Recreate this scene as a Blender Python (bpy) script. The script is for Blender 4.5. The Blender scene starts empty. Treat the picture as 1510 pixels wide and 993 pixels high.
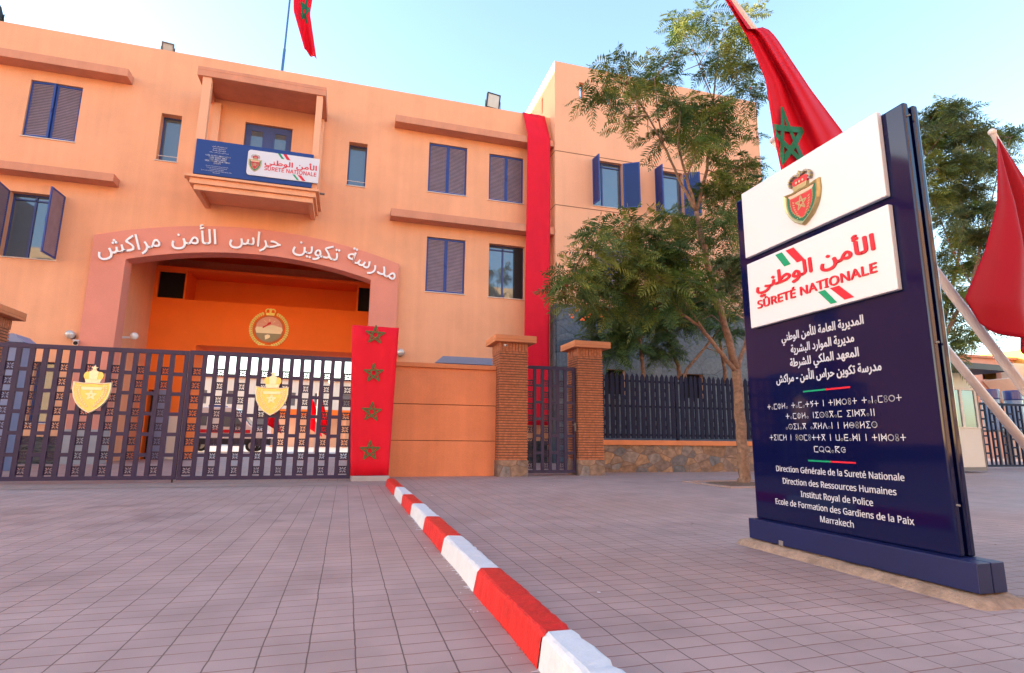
import bpy, bmesh, math, random
from mathutils import Vector, Matrix, Quaternion
random.seed(7)
R = math.radians
scene = bpy.context.scene
COL = scene.collection

# ------------------------------------------------------------ camera
cam = bpy.data.cameras.new('Camera')
cam_o = bpy.data.objects.new('Camera', cam); COL.objects.link(cam_o)
cam.sensor_width = 36; cam.lens = 828.7 / 1510 * 36
cam.clip_start = .05; cam.clip_end = 4000
rt = Vector((0.95971266, -0.28081061, 0.00984915)); up = Vector((-0.05964975, -0.16935806, 0.98374781)); fw = Vector((0.27457879, 0.94470273, 0.17928536))
mw = Matrix((rt, up, -fw)).transposed().to_4x4(); mw.translation = (0, 0, .85)
cam_o.matrix_world = mw
scene.camera = cam_o

# ------------------------------------------------------------ sky, sun, exposure
SUN = Vector((-.925, .38, .163)).normalized()
elev = math.asin(SUN.z); azim = math.atan2(SUN.x, SUN.y)
world = bpy.data.worlds.new('World'); scene.world = world; world.use_nodes = True
nt = world.node_tree
sky = nt.nodes.new('ShaderNodeTexSky'); sky.sky_type = 'NISHITA'; sky.sun_disc = False
sky.sun_elevation = elev; sky.sun_rotation = azim
sky.air_density = 1.0; sky.dust_density = 1.0; sky.ozone_density = 1.35
bg = nt.nodes['Background']; bg.inputs['Strength'].default_value = .15
nt.links.new(sky.outputs[0], bg.inputs['Color'])
sl = bpy.data.lights.new('Sun', 'SUN'); sl.energy = 5.0; sl.angle = R(.5); sl.color = (1, .80, .56)
so = bpy.data.objects.new('Sun', sl); COL.objects.link(so)
so.rotation_euler = SUN.to_track_quat('Z', 'Y').to_euler()
scene.view_settings.view_transform = 'Standard'; scene.view_settings.look = 'None'
scene.view_settings.exposure = 2.55; scene.view_settings.gamma = 1
scene.render.engine = 'CYCLES'
scene.cycles.use_denoising = True
scene.cycles.max_bounces = 8; scene.cycles.diffuse_bounces = 5; scene.cycles.glossy_bounces = 4; scene.cycles.transparent_max_bounces = 8

# ------------------------------------------------------------ materials
def mat(name, col, rough=.75, metal=0, var=.10, vscale=1.5, bump=0, bscale=60, spec=.35, coat=0, fine=0, emit=None, streak=0):
    m = bpy.data.materials.new(name); m.use_nodes = True; t = m.node_tree; n = t.nodes; L = t.links
    b = n['Principled BSDF']
    b.inputs['Roughness'].default_value = rough; b.inputs['Metallic'].default_value = metal
    b.inputs['Specular IOR Level'].default_value = spec; b.inputs['Coat Weight'].default_value = coat
    if coat: b.inputs['Coat Roughness'].default_value = .04
    tc = n.new('ShaderNodeTexCoord')
    src = None
    def noise(scale, detail=5, vec=None, rgh=.6):
        x = n.new('ShaderNodeTexNoise'); x.inputs['Scale'].default_value = scale; x.inputs['Detail'].default_value = detail; x.inputs['Roughness'].default_value = rgh
        L.new(vec or tc.outputs['Object'], x.inputs['Vector']); return x.outputs['Fac']
    def modulate(c_in, fac, lo, hi):
        mr = n.new('ShaderNodeMapRange'); mr.inputs[1].default_value = .3; mr.inputs[2].default_value = .7; mr.inputs[3].default_value = lo; mr.inputs[4].default_value = hi
        L.new(fac, mr.inputs[0])
        hs = n.new('ShaderNodeHueSaturation'); L.new(mr.outputs[0], hs.inputs['Value'])
        if hasattr(c_in, 'links'): L.new(c_in, hs.inputs['Color'])
        else: hs.inputs['Color'].default_value = (*c_in, 1)
        return hs.outputs[0]
    c = modulate(col, noise(vscale), 1 - var, 1 + var)
    if fine: c = modulate(c, noise(bscale * .6, 3), 1 - fine, 1 + fine)
    if streak:
        mp = n.new('ShaderNodeMapping'); mp.inputs['Scale'].default_value = (2.2, 2.2, .12); L.new(tc.outputs['Object'], mp.inputs[0])
        c = modulate(c, noise(1.6, 6, mp.outputs[0]), 1 - streak, 1 + streak * .6)
    L.new(c, b.inputs['Base Color'])
    if bump:
        bp = n.new('ShaderNodeBump'); bp.inputs['Strength'].default_value = bump; bp.inputs['Distance'].default_value = .02
        L.new(noise(bscale, 6), bp.inputs['Height']); L.new(bp.outputs[0], b.inputs['Normal'])
    if emit:
        b.inputs['Emission Color'].default_value = (*emit[0], 1); b.inputs['Emission Strength'].default_value = emit[1]
    return m

def cells_mat(name, cols, scale, joint, rough=.7, stretch=(1, 1, 1), jw=.03, spec=.3):
    """irregular stones: Voronoi cells with joints"""
    m = bpy.data.materials.new(name); m.use_nodes = True; t = m.node_tree; n = t.nodes; L = t.links; b = n['Principled BSDF']
    b.inputs['Roughness'].default_value = rough; b.inputs['Specular IOR Level'].default_value = spec
    tc = n.new('ShaderNodeTexCoord'); mp = n.new('ShaderNodeMapping'); mp.inputs['Scale'].default_value = stretch
    L.new(tc.outputs['Object'], mp.inputs[0])
    v = n.new('ShaderNodeTexVoronoi'); v.inputs['Scale'].default_value = scale; L.new(mp.outputs[0], v.inputs['Vector'])
    e = n.new('ShaderNodeTexVoronoi'); e.feature = 'DISTANCE_TO_EDGE'; e.inputs['Scale'].default_value = scale; L.new(mp.outputs[0], e.inputs['Vector'])
    sp = n.new('ShaderNodeSeparateColor'); L.new(v.outputs['Color'], sp.inputs[0])
    cr = n.new('ShaderNodeValToRGB'); cr.color_ramp.interpolation = 'LINEAR'
    while len(cr.color_ramp.elements) < len(cols): cr.color_ramp.elements.new(.5)
    for i, c in enumerate(cols):
        cr.color_ramp.elements[i].position = i / (len(cols) - 1); cr.color_ramp.elements[i].color = (*c, 1)
    L.new(sp.outputs[0], cr.inputs[0])
    nz = n.new('ShaderNodeTexNoise'); nz.inputs['Scale'].default_value = 9; nz.inputs['Detail'].default_value = 6; L.new(tc.outputs['Object'], nz.inputs['Vector'])
    mr0 = n.new('ShaderNodeMapRange'); mr0.inputs[1].default_value = .3; mr0.inputs[2].default_value = .7; mr0.inputs[3].default_value = .65; mr0.inputs[4].default_value = 1.3; L.new(nz.outputs['Fac'], mr0.inputs[0])
    hs = n.new('ShaderNodeHueSaturation'); L.new(cr.outputs[0], hs.inputs['Color']); L.new(mr0.outputs[0], hs.inputs['Value'])
    mr = n.new('ShaderNodeMapRange'); mr.inputs[1].default_value = jw * .4; mr.inputs[2].default_value = jw; L.new(e.outputs['Distance'], mr.inputs[0])
    mx = n.new('ShaderNodeMix'); mx.data_type = 'RGBA'; L.new(mr.outputs[0], mx.inputs[0]); mx.inputs[6].default_value = (*joint, 1); L.new(hs.outputs[0], mx.inputs[7])
    L.new(mx.outputs[2], b.inputs['Base Color'])
    bp = n.new('ShaderNodeBump'); bp.inputs['Strength'].default_value = .6; bp.inputs['Distance'].default_value = .02; L.new(mr.outputs[0], bp.inputs['Height']); L.new(bp.outputs[0], b.inputs['Normal'])
    return m

def paver_mat(name, colA, colB, jx, jy, bw=.1825, bh=.112, rough=.62):
    m = bpy.data.materials.new(name); m.use_nodes = True; t = m.node_tree; n = t.nodes; L = t.links; b = n['Principled BSDF']
    b.inputs['Specular IOR Level'].default_value = .35
    tc = n.new('ShaderNodeTexCoord')
    def M(op, a, c=None):
        x = n.new('ShaderNodeMath'); x.operation = op
        for i, v in enumerate((a, c)):
            if v is None: continue
            if hasattr(v, 'links'): L.new(v, x.inputs[i])
            else: x.inputs[i].default_value = v
        return x.outputs[0]
    def noise(scale, det=4):
        x = n.new('ShaderNodeTexNoise'); x.inputs['Scale'].default_value = scale; x.inputs['Detail'].default_value = det; L.new(tc.outputs['Object'], x.inputs['Vector']); return x
    wob = noise(1.3, 5); ws = n.new('ShaderNodeSeparateColor'); L.new(wob.outputs['Color'], ws.inputs[0])
    wob2 = noise(9, 2); ws2 = n.new('ShaderNodeSeparateColor'); L.new(wob2.outputs['Color'], ws2.inputs[0])
    s = n.new('ShaderNodeSeparateXYZ'); L.new(tc.outputs['Object'], s.inputs[0])
    X = M('ADD', s.outputs[0], M('ADD', M('MULTIPLY', M('SUBTRACT', ws.outputs[0], .5), .016), M('MULTIPLY', M('SUBTRACT', ws2.outputs[0], .5), .008)))
    Y = M('ADD', s.outputs[1], M('ADD', M('MULTIPLY', M('SUBTRACT', ws.outputs[1], .5), .02), M('MULTIPLY', M('SUBTRACT', ws2.outputs[1], .5), .010)))
    xi = M('DIVIDE', M('ADD', X, .09), bw); xf = M('FLOOR', xi); xr = M('SUBTRACT', xi, xf)
    wn = n.new('ShaderNodeTexWhiteNoise'); wn.noise_dimensions = '1D'; L.new(xf, wn.inputs['W'])
    yi = M('ADD', M('DIVIDE', Y, bh), M('MULTIPLY', wn.outputs['Value'], .13)); yf = M('FLOOR', yi); yr = M('SUBTRACT', yi, yf)
    dx = M('MULTIPLY', M('MINIMUM', xr, M('SUBTRACT', 1, xr)), bw); dy = M('MULTIPLY', M('MINIMUM', yr, M('SUBTRACT', 1, yr)), bh)
    def sm(d, lo, hi):
        x = n.new('ShaderNodeMapRange'); x.inputs[1].default_value = lo; x.inputs[2].default_value = hi; L.new(d, x.inputs[0]); return x.outputs[0]
    jm = noise(3, 5)   # joints come and go
    mx_ = M('ADD', sm(dx, .0012, .0038), 0); my_ = sm(dy, .0012, .0048)
    cv = n.new('ShaderNodeCombineXYZ'); L.new(xf, cv.inputs[0]); L.new(yf, cv.inputs[1])
    w2 = n.new('ShaderNodeTexWhiteNoise'); L.new(cv.outputs[0], w2.inputs['Vector'])
    big = noise(.35, 6)
    fac = M('ADD', M('MULTIPLY', w2.outputs['Value'], .45), M('MULTIPLY', sm(big.outputs['Fac'], .3, .7), .55))
    c = n.new('ShaderNodeMix'); c.data_type = 'RGBA'; L.new(fac, c.inputs[0]); c.inputs[6].default_value = (*colA, 1); c.inputs[7].default_value = (*colB, 1)
    grit = noise(240, 3); dirt = noise(2.2, 8)
    wide = noise(.16, 3)
    hs = n.new('ShaderNodeHueSaturation'); L.new(c.outputs[2], hs.inputs['Color'])
    v = M('MULTIPLY', M('ADD', M('MULTIPLY', grit.outputs['Fac'], .40), .80), M('ADD', M('MULTIPLY', sm(dirt.outputs['Fac'], .3, .62), .22), .80)); L.new(v, hs.inputs['Value'])
    cw = n.new('ShaderNodeMix'); cw.data_type = 'RGBA'; cw.blend_type = 'MULTIPLY'; L.new(M('MULTIPLY', sm(wide.outputs['Fac'], .40, .60), .85), cw.inputs[0]); L.new(hs.outputs[0], cw.inputs[6]); cw.inputs[7].default_value = (1.0, .90, .84, 1)
    ex = M('DIVIDE', M('SUBTRACT', s.outputs[0], -1.9), 1.5); ey = M('DIVIDE', M('SUBTRACT', s.outputs[1], 7.4), 1.9)
    dist = M('SQRT', M('ADD', M('MULTIPLY', ex, ex), M('MULTIPLY', ey, ey)))
    st = noise(1.9, 9); stn = M('MULTIPLY', sm(M('SUBTRACT', st.outputs['Fac'], M('MULTIPLY', dist, .12)), .42, .62), .55)
    tyre = noise(.9, 6)
    cs = n.new('ShaderNodeMix'); cs.data_type = 'RGBA'; cs.blend_type = 'MULTIPLY'; L.new(M('MAXIMUM', stn, M('MULTIPLY', sm(tyre.outputs['Fac'], .56, .72), .30)), cs.inputs[0]); L.new(cw.outputs[2], cs.inputs[6]); cs.inputs[7].default_value = (.50, .46, .48, 1)
    c2 = n.new('ShaderNodeMix'); c2.data_type = 'RGBA'; c2.inputs[6].default_value = (*jy, 1); L.new(cs.outputs[2], c2.inputs[7])
    L.new(M('MAXIMUM', my_, M('MULTIPLY', sm(jm.outputs['Fac'], .42, .72), M('SUBTRACT', .72, M('MULTIPLY', M('GREATER_THAN', s.outputs[0], .83), .5)))), c2.inputs[0])
    c3 = n.new('ShaderNodeMix'); c3.data_type = 'RGBA'; c3.inputs[6].default_value = (*jx, 1); L.new(c2.outputs[2], c3.inputs[7])
    L.new(mx_, c3.inputs[0])
    L.new(c3.outputs[2], b.inputs['Base Color'])
    rr = M('ADD', M('MULTIPLY', dirt.outputs['Fac'], .25), rough - .1); L.new(rr, b.inputs['Roughness'])
    h = M('ADD', M('MULTIPLY', M('MINIMUM', mx_, my_), 1), M('ADD', M('MULTIPLY', grit.outputs['Fac'], .18), M('MULTIPLY', w2.outputs['Value'], .25)))
    bp = n.new('ShaderNodeBump'); bp.inputs['Strength'].default_value = .40; bp.inputs['Distance'].default_value = .005; L.new(h, bp.inputs['Height']); L.new(bp.outputs[0], b.inputs['Normal'])
    return m

def leaf_mat(name, a, b_):
    m = bpy.data.materials.new(name); m.use_nodes = True; t = m.node_tree; n = t.nodes; L = t.links; b = n['Principled BSDF']
    tc = n.new('ShaderNodeTexCoord'); nz = n.new('ShaderNodeTexNoise'); nz.inputs['Scale'].default_value = 1.7; nz.inputs['Detail'].default_value = 5; L.new(tc.outputs['Object'], nz.inputs['Vector'])
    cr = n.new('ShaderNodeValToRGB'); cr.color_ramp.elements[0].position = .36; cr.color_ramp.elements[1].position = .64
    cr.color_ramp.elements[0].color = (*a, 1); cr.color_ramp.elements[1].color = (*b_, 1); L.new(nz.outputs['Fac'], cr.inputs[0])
    L.new(cr.outputs[0], b.inputs['Base Color']); b.inputs['Roughness'].default_value = .55; b.inputs['Specular IOR Level'].default_value = .3
    tr = n.new('ShaderNodeBsdfTranslucent'); L.new(cr.outputs[0], tr.inputs['Color'])
    mx = n.new('ShaderNodeMixShader'); mx.inputs[0].default_value = .35; L.new(b.outputs[0], mx.inputs[1]); L.new(tr.outputs[0], mx.inputs[2])
    L.new(mx.outputs[0], n['Material Output'].inputs['Surface'])
    return m

def cloth_mat(name, col, trans=.3):
    m = mat(name, col, rough=.6, var=.05, spec=.2, bump=.05, bscale=400); t = m.node_tree; n = t.nodes; L = t.links
    tr = n.new('ShaderNodeBsdfTranslucent'); tr.inputs['Color'].default_value = (*col, 1)
    mx = n.new('ShaderNodeMixShader'); mx.inputs[0].default_value = trans
    L.new(n['Principled BSDF'].outputs[0], mx.inputs[1]); L.new(tr.outputs[0], mx.inputs[2]); L.new(mx.outputs[0], n['Material Output'].inputs['Surface'])
    return m

M = dict(
    stucco=mat('ochre stucco', (.79, .378, .215), .85, var=.07, vscale=.6, bump=.25, bscale=55, spec=.2, fine=.05, streak=.05),
    stucco_tower=mat('peach stucco', (.79, .40, .245), .85, var=.04, vscale=.7, bump=.22, bscale=55, spec=.2, fine=.04, streak=.035),
    stucco_pink=mat('salmon stucco', (.70, .265, .195), .85, var=.05, vscale=1, bump=.25, bscale=60, spec=.2, fine=.04),
    stucco_porch=mat('deep orange stucco', (.90, .19, .028), .85, var=.05, vscale=1, bump=.2, bscale=60, spec=.2),
    stucco_wall=mat('orange boundary stucco', (.68, .25, .125), .85, var=.08, vscale=1.6, bump=.3, bscale=50, spec=.2, fine=.05, streak=.08),
    coping=mat('terracotta coping', (.62, .225, .10), .8, var=.08, vscale=3, bump=.2, bscale=40, spec=.25),
    ledge=mat('ledge stucco', (.62, .265, .165), .85, var=.06, vscale=2, bump=.25, bscale=50, spec=.2, streak=.08),
    joint=mat('shadow joint', (.20, .09, .05), .9),
    brick=mat('thin red brick', (.46, .165, .085), .85, var=.30, vscale=14, bump=.5, bscale=90, spec=.2, fine=.15),
    mortar=mat('mortar', (.16, .09, .065), .95, var=.1, vscale=10),
    slate=cells_mat('slate cladding', [(.055, .075, .105), (.085, .11, .15), (.07, .09, .125), (.115, .13, .16)], 1.35, (.03, .04, .055), .45, (.75, .75, 1.3), .012, .5),
    rubble=cells_mat('rubble stone', [(.16, .13, .13), (.26, .15, .09), (.21, .19, .19), (.34, .20, .12), (.13, .13, .15), (.28, .18, .13)], 3.5, (.20, .12, .085), .75, (.8, .8, 1.25), .035),
    darkstone=cells_mat('dark ledgestone', [(.05, .05, .06), (.10, .09, .09), (.07, .06, .06)], 5, (.02, .02, .02), .8, (.5, .5, 2.2), .05),
    greystone=mat('grey stone', (.36, .33, .34), .7, var=.1, vscale=3, bump=.2, bscale=30),
    navy=mat('navy gate paint', (.018, .011, .058), .45, var=.15, vscale=3, spec=.45, bump=.06, bscale=30),
    navy_dark=mat('dark navy panel paint', (.020, .010, .045), .45, spec=.4),
    fence=mat('blue fence paint', (.007, .009, .036), .6, var=.2, vscale=3, spec=.2),
    shutter=mat('blue shutter paint', (.020, .055, .25), .45, var=.08, spec=.4),
    slat=mat('mauve louvre slats', (.31, .235, .29), .6, var=.12, vscale=4, spec=.3),  # greyish mauve, paler than the blue shutter frames
    shutter_deep=mat('deep blue panel paint', (.004, .022, .13), .4, var=.06, spec=.4),
    winframe=mat('slate blue window frame', (.045, .070, .22), .45, spec=.4),
    sill=mat('pale sill', (.62, .52, .46), .7),
    glass=mat('window glass', (.14, .18, .22), .02, .42, var=.02, spec=.8),
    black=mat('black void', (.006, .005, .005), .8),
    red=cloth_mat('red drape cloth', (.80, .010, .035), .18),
    redshaded=cloth_mat('shaded red flag cloth', (.36, .004, .018), .15),  # shade on the backlit right flag put into a darker cloth colour
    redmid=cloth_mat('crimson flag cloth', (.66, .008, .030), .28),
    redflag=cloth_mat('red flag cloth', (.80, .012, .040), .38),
    green=mat('flag green', (.005, .13, .065), .7, var=.05),
    olive=mat('olive star', (.11, .115, .04), .7, var=.05),
    gold=mat('polished gold', (.86, .60, .20), .34, .55, var=.08, vscale=20, spec=.5),
    goldpaint=mat('gold paint', (1.0, .93, .26), .4, 0, var=.08, vscale=20),
    palegold=mat('pale gold relief', (.92, .78, .56), .4, .45, var=.06, vscale=25),
    crestgold=mat('antique crest gold', (.42, .34, .17), .35, .55, var=.12, vscale=30),
    crestgreen=mat('crest green', (.015, .13, .07), .35, var=.1),
    crestred=mat('crest red', (.50, .03, .035), .4, var=.1),
    white=mat('white panel', (.64, .62, .66), .35, var=.02, spec=.5),
    letterwhite=mat('white letters', (.86, .86, .88), .35, var=.02, spec=.5),
    textwhite=mat('white print', (.52, .52, .58), .5, var=.01),
    textred=mat('red letters', (.62, .012, .03), .4, var=.02),
    stripegreen=mat('green stripe', (.0, .26, .12), .4, var=.02),
    totem=mat('gloss navy', (.002, .0036, .038), .06, var=.06, vscale=2, spec=.35, coat=.1, bump=.012, bscale=3),
    totembase=mat('navy base', (.004, .009, .066), .38, var=.12, vscale=4, spec=.45),
    signblue=mat('blue sign board', (.014, .048, .21), .45, var=.04, spec=.3),
    concrete=mat('stained concrete', (.33, .215, .155), .9, var=.25, vscale=7, bump=.7, bscale=35, fine=.15),
    strip=mat('rosy concrete', (.34, .225, .20), .85, var=.15, vscale=2, bump=.3, bscale=40, fine=.1),
    kred=mat('red kerb paint', (.62, .014, .010), .42, var=.10, vscale=9, bump=.35, bscale=70, spec=.4, fine=.12),
    kwhite=mat('white kerb paint', (.62, .62, .66), .5, var=.05, vscale=8, bump=.3, bscale=60, spec=.35, fine=.04),
    splat=mat('white paint splash', (.62, .56, .57), .6, var=.2, vscale=40),
    splatred=mat('red paint splash', (.52, .07, .06), .6, var=.2, vscale=40),
    bark=mat('bark', (.22, .125, .085), .9, var=.35, vscale=9, bump=1.0, bscale=34, fine=.25),
    soil=mat('soil', (.16, .09, .06), .95, var=.3, vscale=12, bump=.8, bscale=40),
    leaf=leaf_mat('feathery leaves', (.075, .130, .020), (.265, .280, .062)),
    leafdark=leaf_mat('dark green leaves', (.038, .086, .026), (.115, .165, .048)),  # darker green, for garden trees and random clumps of the street tree
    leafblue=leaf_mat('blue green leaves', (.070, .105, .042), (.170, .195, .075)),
    pod=mat('seed pods', (.17, .05, .025), .7, var=.3, vscale=30),
    blossom=mat('orange blossom', (.80, .17, .05), .6, var=.2, vscale=30),
    pole=mat('white pole', (.66, .58, .56), .45, var=.08, vscale=5, spec=.4),
    bluepole=mat('blue pole', (.05, .14, .36), .4, var=.05),
    lampblack=mat('black lamp housing', (.012, .012, .014), .5),
    lampgrey=mat('grey lamp housing', (.16, .14, .14), .5),
    lens=mat('lamp lens', (.55, .52, .48), .15, spec=.6),
    globe=mat('frosted globe', (.55, .52, .50), .12, .3, spec=.6),
    camwhite=mat('camera white', (.75, .74, .74), .4),
    cream=mat('cream sheet', (.60, .54, .48), .5, var=.03, spec=.4),
    boothwhite=mat('pale booth', (.58, .60, .53), .5, var=.04),
    boothroof=mat('dark canopy', (.035, .03, .04), .4),
    bluegrey=mat('blue grey sheet', (.20, .235, .38), .5, var=.06),
    pinkwall=mat('pink render', (.66, .34, .25), .85, var=.05, vscale=.7, streak=.05),
    palewall=mat('pale render', (.74, .62, .50), .85, var=.05, vscale=.5, streak=.05),
    yellow=mat('yellow render', (.72, .40, .09), .85, var=.04),
    tank=mat('blue plastic', (.015, .04, .20), .3, spec=.5, coat=.3),
    tankclear=mat('pale blue plastic', (.16, .26, .42), .2, spec=.5),
    vanwhite=mat('van white', (.80, .78, .78), .25, var=.02, coat=.6),
    vandark=mat('van dark', (.03, .03, .045), .4),
    rubber=mat('rubber', (.02, .02, .02), .8),
    rim=mat('steel rim', (.45, .45, .46), .35, .8),
    ash=mat('asphalt', (.055, .052, .055), .9, var=.15, vscale=.5, bump=.4, bscale=80, fine=.2),
    opp=mat('warm render opposite', (.80, .50, .26), .85, var=.06, vscale=.3),
    skin_tan=mat('dark garment', (.02, .025, .05), .8),
    wood=mat('raw wood stake', (.52, .27, .13), .8, var=.15, vscale=12),
    badge=mat('dull metal badge', (.30, .27, .27), .4, .6),
    pavers=paver_mat('mauve pavers', (.375, .252, .240), (.445, .305, .285), (.115, .066, .062), (.21, .085, .064)),
    courtpave=paver_mat('court pavers', (.42, .38, .37), (.47, .43, .41), (.22, .19, .18), (.30, .25, .23), .3, .3),
)

# ------------------------------------------------------------ mesh helpers
ORG = {}     # world origin of parents
class MB:
    def __init__(s): s.v = []; s.f = []; s.m = []
    def add(s, vs, fs, mi=0, T=None):
        o = len(s.v)
        s.v += [tuple(T @ Vector(p)) if T is not None else tuple(p) for p in vs]
        s.f += [tuple(i + o for i in f) for f in fs]; s.m += [mi] * len(fs); return s
    def quad(s, a, b, c, d, mi=0, T=None): return s.add([a, b, c, d], [(0, 1, 2, 3)], mi, T)
    def box(s, x0, x1, y0, y1, z0, z1, mi=0, T=None):
        v = [(x0, y0, z0), (x1, y0, z0), (x1, y1, z0), (x0, y1, z0), (x0, y0, z1), (x1, y0, z1), (x1, y1, z1), (x0, y1, z1)]
        return s.add(v, [(0, 3, 2, 1), (4, 5, 6, 7), (0, 1, 5, 4), (1, 2, 6, 5), (2, 3, 7, 6), (3, 0, 4, 7)], mi, T)
    def prism(s, poly, d0, d1, axis='Y', mi=0, T=None):
        """poly: 2-D outline; axis Y: (x,z), X: (y,z), Z: (x,y)"""
        def p(a, b, d): return (a, d, b) if axis == 'Y' else (d, a, b) if axis == 'X' else (a, b, d)
        n = len(poly); v = [p(a, b, d0) for a, b in poly] + [p(a, b, d1) for a, b in poly]
        f = [tuple(range(n)), tuple(range(2 * n - 1, n - 1, -1))] + [(i, i + n, (i + 1) % n + n, (i + 1) % n) for i in range(n)]
        return s.add(v, f, mi, T)
    def tube(s, pts, rad, n=8, mi=0, cap=True, T=None):
        pts = [Vector(p) for p in pts]; rad = rad if isinstance(rad, (list, tuple)) else [rad] * len(pts)
        v = []; up_ = None
        for i, p in enumerate(pts):
            d = (pts[min(i + 1, len(pts) - 1)] - pts[max(i - 1, 0)]).normalized()
            a = d.orthogonal().normalized() if up_ is None else (up_ - d * up_.dot(d)).normalized()
            up_ = a; b = d.cross(a)
            v += [p + (a * math.cos(2 * math.pi * k / n) + b * math.sin(2 * math.pi * k / n)) * rad[i] for k in range(n)]
        f = []
        for i in range(len(pts) - 1):
            for k in range(n): f.append((i * n + k, i * n + (k + 1) % n, (i + 1) * n + (k + 1) % n, (i + 1) * n + k))
        if cap: f += [tuple(range(n - 1, -1, -1)), tuple(range((len(pts) - 1) * n, len(pts) * n))]
        return s.add(v, f, mi, T)
    def sphere(s, c, r, n=12, m=8, mi=0, sc=(1, 1, 1)):
        v = []; f = []
        for j in range(m + 1):
            th = math.pi * j / m
            for k in range(n):
                ph = 2 * math.pi * k / n
                v.append((c[0] + r * sc[0] * math.sin(th) * math.cos(ph), c[1] + r * sc[1] * math.sin(th) * math.sin(ph), c[2] + r * sc[2] * math.cos(th)))
        for j in range(m):
            for k in range(n): f.append((j * n + k, (j + 1) * n + k, (j + 1) * n + (k + 1) % n, j * n + (k + 1) % n))
        return s.add(v, f, mi)
    def cyl(s, c, r, h, axis='Z', n=20, mi=0):
        d = dict(X=Vector((1, 0, 0)), Y=Vector((0, 1, 0)), Z=Vector((0, 0, 1)))[axis] * h / 2; c = Vector(c)
        return s.tube([c - d, c + d], r, n, mi)
    def build(s, name, mats, parent=None, bevel=0, smooth=False, merge=False, loc=None):
        me = bpy.data.meshes.new(name)
        off = Vector(ORG[parent.name]) if parent else Vector(loc or (0, 0, 0))
        me.from_pydata([tuple(Vector(p) - off) for p in s.v], [], s.f)
        if not isinstance(mats, (list, tuple)): mats = [mats]
        for m in mats: me.materials.append(M[m])
        for i, p in enumerate(me.polygons): p.material_index = s.m[i]
        bm = bmesh.new(); bm.from_mesh(me)
        if merge: bmesh.ops.remove_doubles(bm, verts=bm.verts, dist=.0004)
        bmesh.ops.recalc_face_normals(bm, faces=bm.faces)
        if smooth:
            for f in bm.faces: f.smooth = True
        bm.to_mesh(me); bm.free()
        o = bpy.data.objects.new(name, me); COL.objects.link(o)
        if parent: o.parent = parent; ORG[o.name] = ORG[parent.name]
        else: o.location = off; ORG[o.name] = tuple(off)
        if bevel:
            b = o.modifiers.new('Bevel', 'BEVEL'); b.width = bevel; b.segments = 2; b.limit_method = 'ANGLE'; b.angle_limit = R(40)
        return o

def tag(o, label=None, cat=None, group=None, kind=None):
    if label: o['label'] = label
    if cat: o['category'] = cat
    if group: o['group'] = group
    if kind: o['kind'] = kind
    return o
def thing(name, loc, label, cat, group=None):
    o = bpy.data.objects.new(name, None); COL.objects.link(o); o.location = loc; o.empty_display_size = .2
    ORG[o.name] = tuple(loc); return tag(o, label, cat, group)
def structure(o): o['kind'] = 'structure'; return o

def wall_holes(mb, x0, x1, z0, z1, y0, y1, holes, mi=0, axis='Y'):
    """solid wall in the XZ plane (axis Y) or YZ plane (axis X) with through holes"""
    xs = sorted({x0, x1, *[h[0] for h in holes], *[h[1] for h in holes]}); xs = [x for x in xs if x0 <= x <= x1]
    zs = sorted({z0, z1, *[h[2] for h in holes], *[h[3] for h in holes]}); zs = [z for z in zs if z0 <= z <= z1]
    def solid(i, j):
        if i < 0 or j < 0 or i >= len(xs) - 1 or j >= len(zs) - 1: return False
        cx, cz = (xs[i] + xs[i + 1]) / 2, (zs[j] + zs[j + 1]) / 2
        return not any(h[0] < cx < h[1] and h[2] < cz < h[3] for h in holes)
    P = (lambda a, d, c: (a, d, c)) if axis == 'Y' else (lambda a, d, c: (d, a, c))
    for i in range(len(xs) - 1):
        for j in range(len(zs) - 1):
            if not solid(i, j): continue
            a, b, c, d = xs[i], xs[i + 1], zs[j], zs[j + 1]
            mb.quad(P(a, y0, c), P(b, y0, c), P(b, y0, d), P(a, y0, d), mi); mb.quad(P(a, y1, c), P(a, y1, d), P(b, y1, d), P(b, y1, c), mi)
            if not solid(i - 1, j): mb.quad(P(a, y0, c), P(a, y0, d), P(a, y1, d), P(a, y1, c), mi)
            if not solid(i + 1, j): mb.quad(P(b, y0, c), P(b, y1, c), P(b, y1, d), P(b, y0, d), mi)
            if not solid(i, j - 1): mb.quad(P(a, y0, c), P(a, y1, c), P(b, y1, c), P(b, y0, c), mi)
            if not solid(i, j + 1): mb.quad(P(a, y0, d), P(b, y0, d), P(b, y1, d), P(a, y1, d), mi)
    return mb

# ------------------------------------------------------------ lettering
AR = {}
def _reg(ch, base, dual): AR[ch] = (base, base + 1, base + 2 if dual else None, base + 3 if dual else None)
for ch, base, dual in (('أ', 0xFE83, 0), ('إ', 0xFE87, 0), ('ا', 0xFE8D, 0), ('ب', 0xFE8F, 1), ('ة', 0xFE93, 0), ('ت', 0xFE95, 1), ('ح', 0xFEA1, 1), ('د', 0xFEA9, 0), ('ر', 0xFEAD, 0), ('س', 0xFEB1, 1), ('ش', 0xFEB5, 1), ('ط', 0xFEC1, 1), ('ع', 0xFEC9, 1), ('ف', 0xFED1, 1), ('ك', 0xFED9, 1), ('ل', 0xFEDD, 1), ('م', 0xFEE1, 1), ('ن', 0xFEE5, 1), ('ه', 0xFEE9, 1), ('و', 0xFEED, 0), ('ي', 0xFEF1, 1), ('\u01a7', 0xFEF7, 0), ('\u01a8', 0xFEFB, 0)):
    _reg(ch, base, dual)
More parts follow.
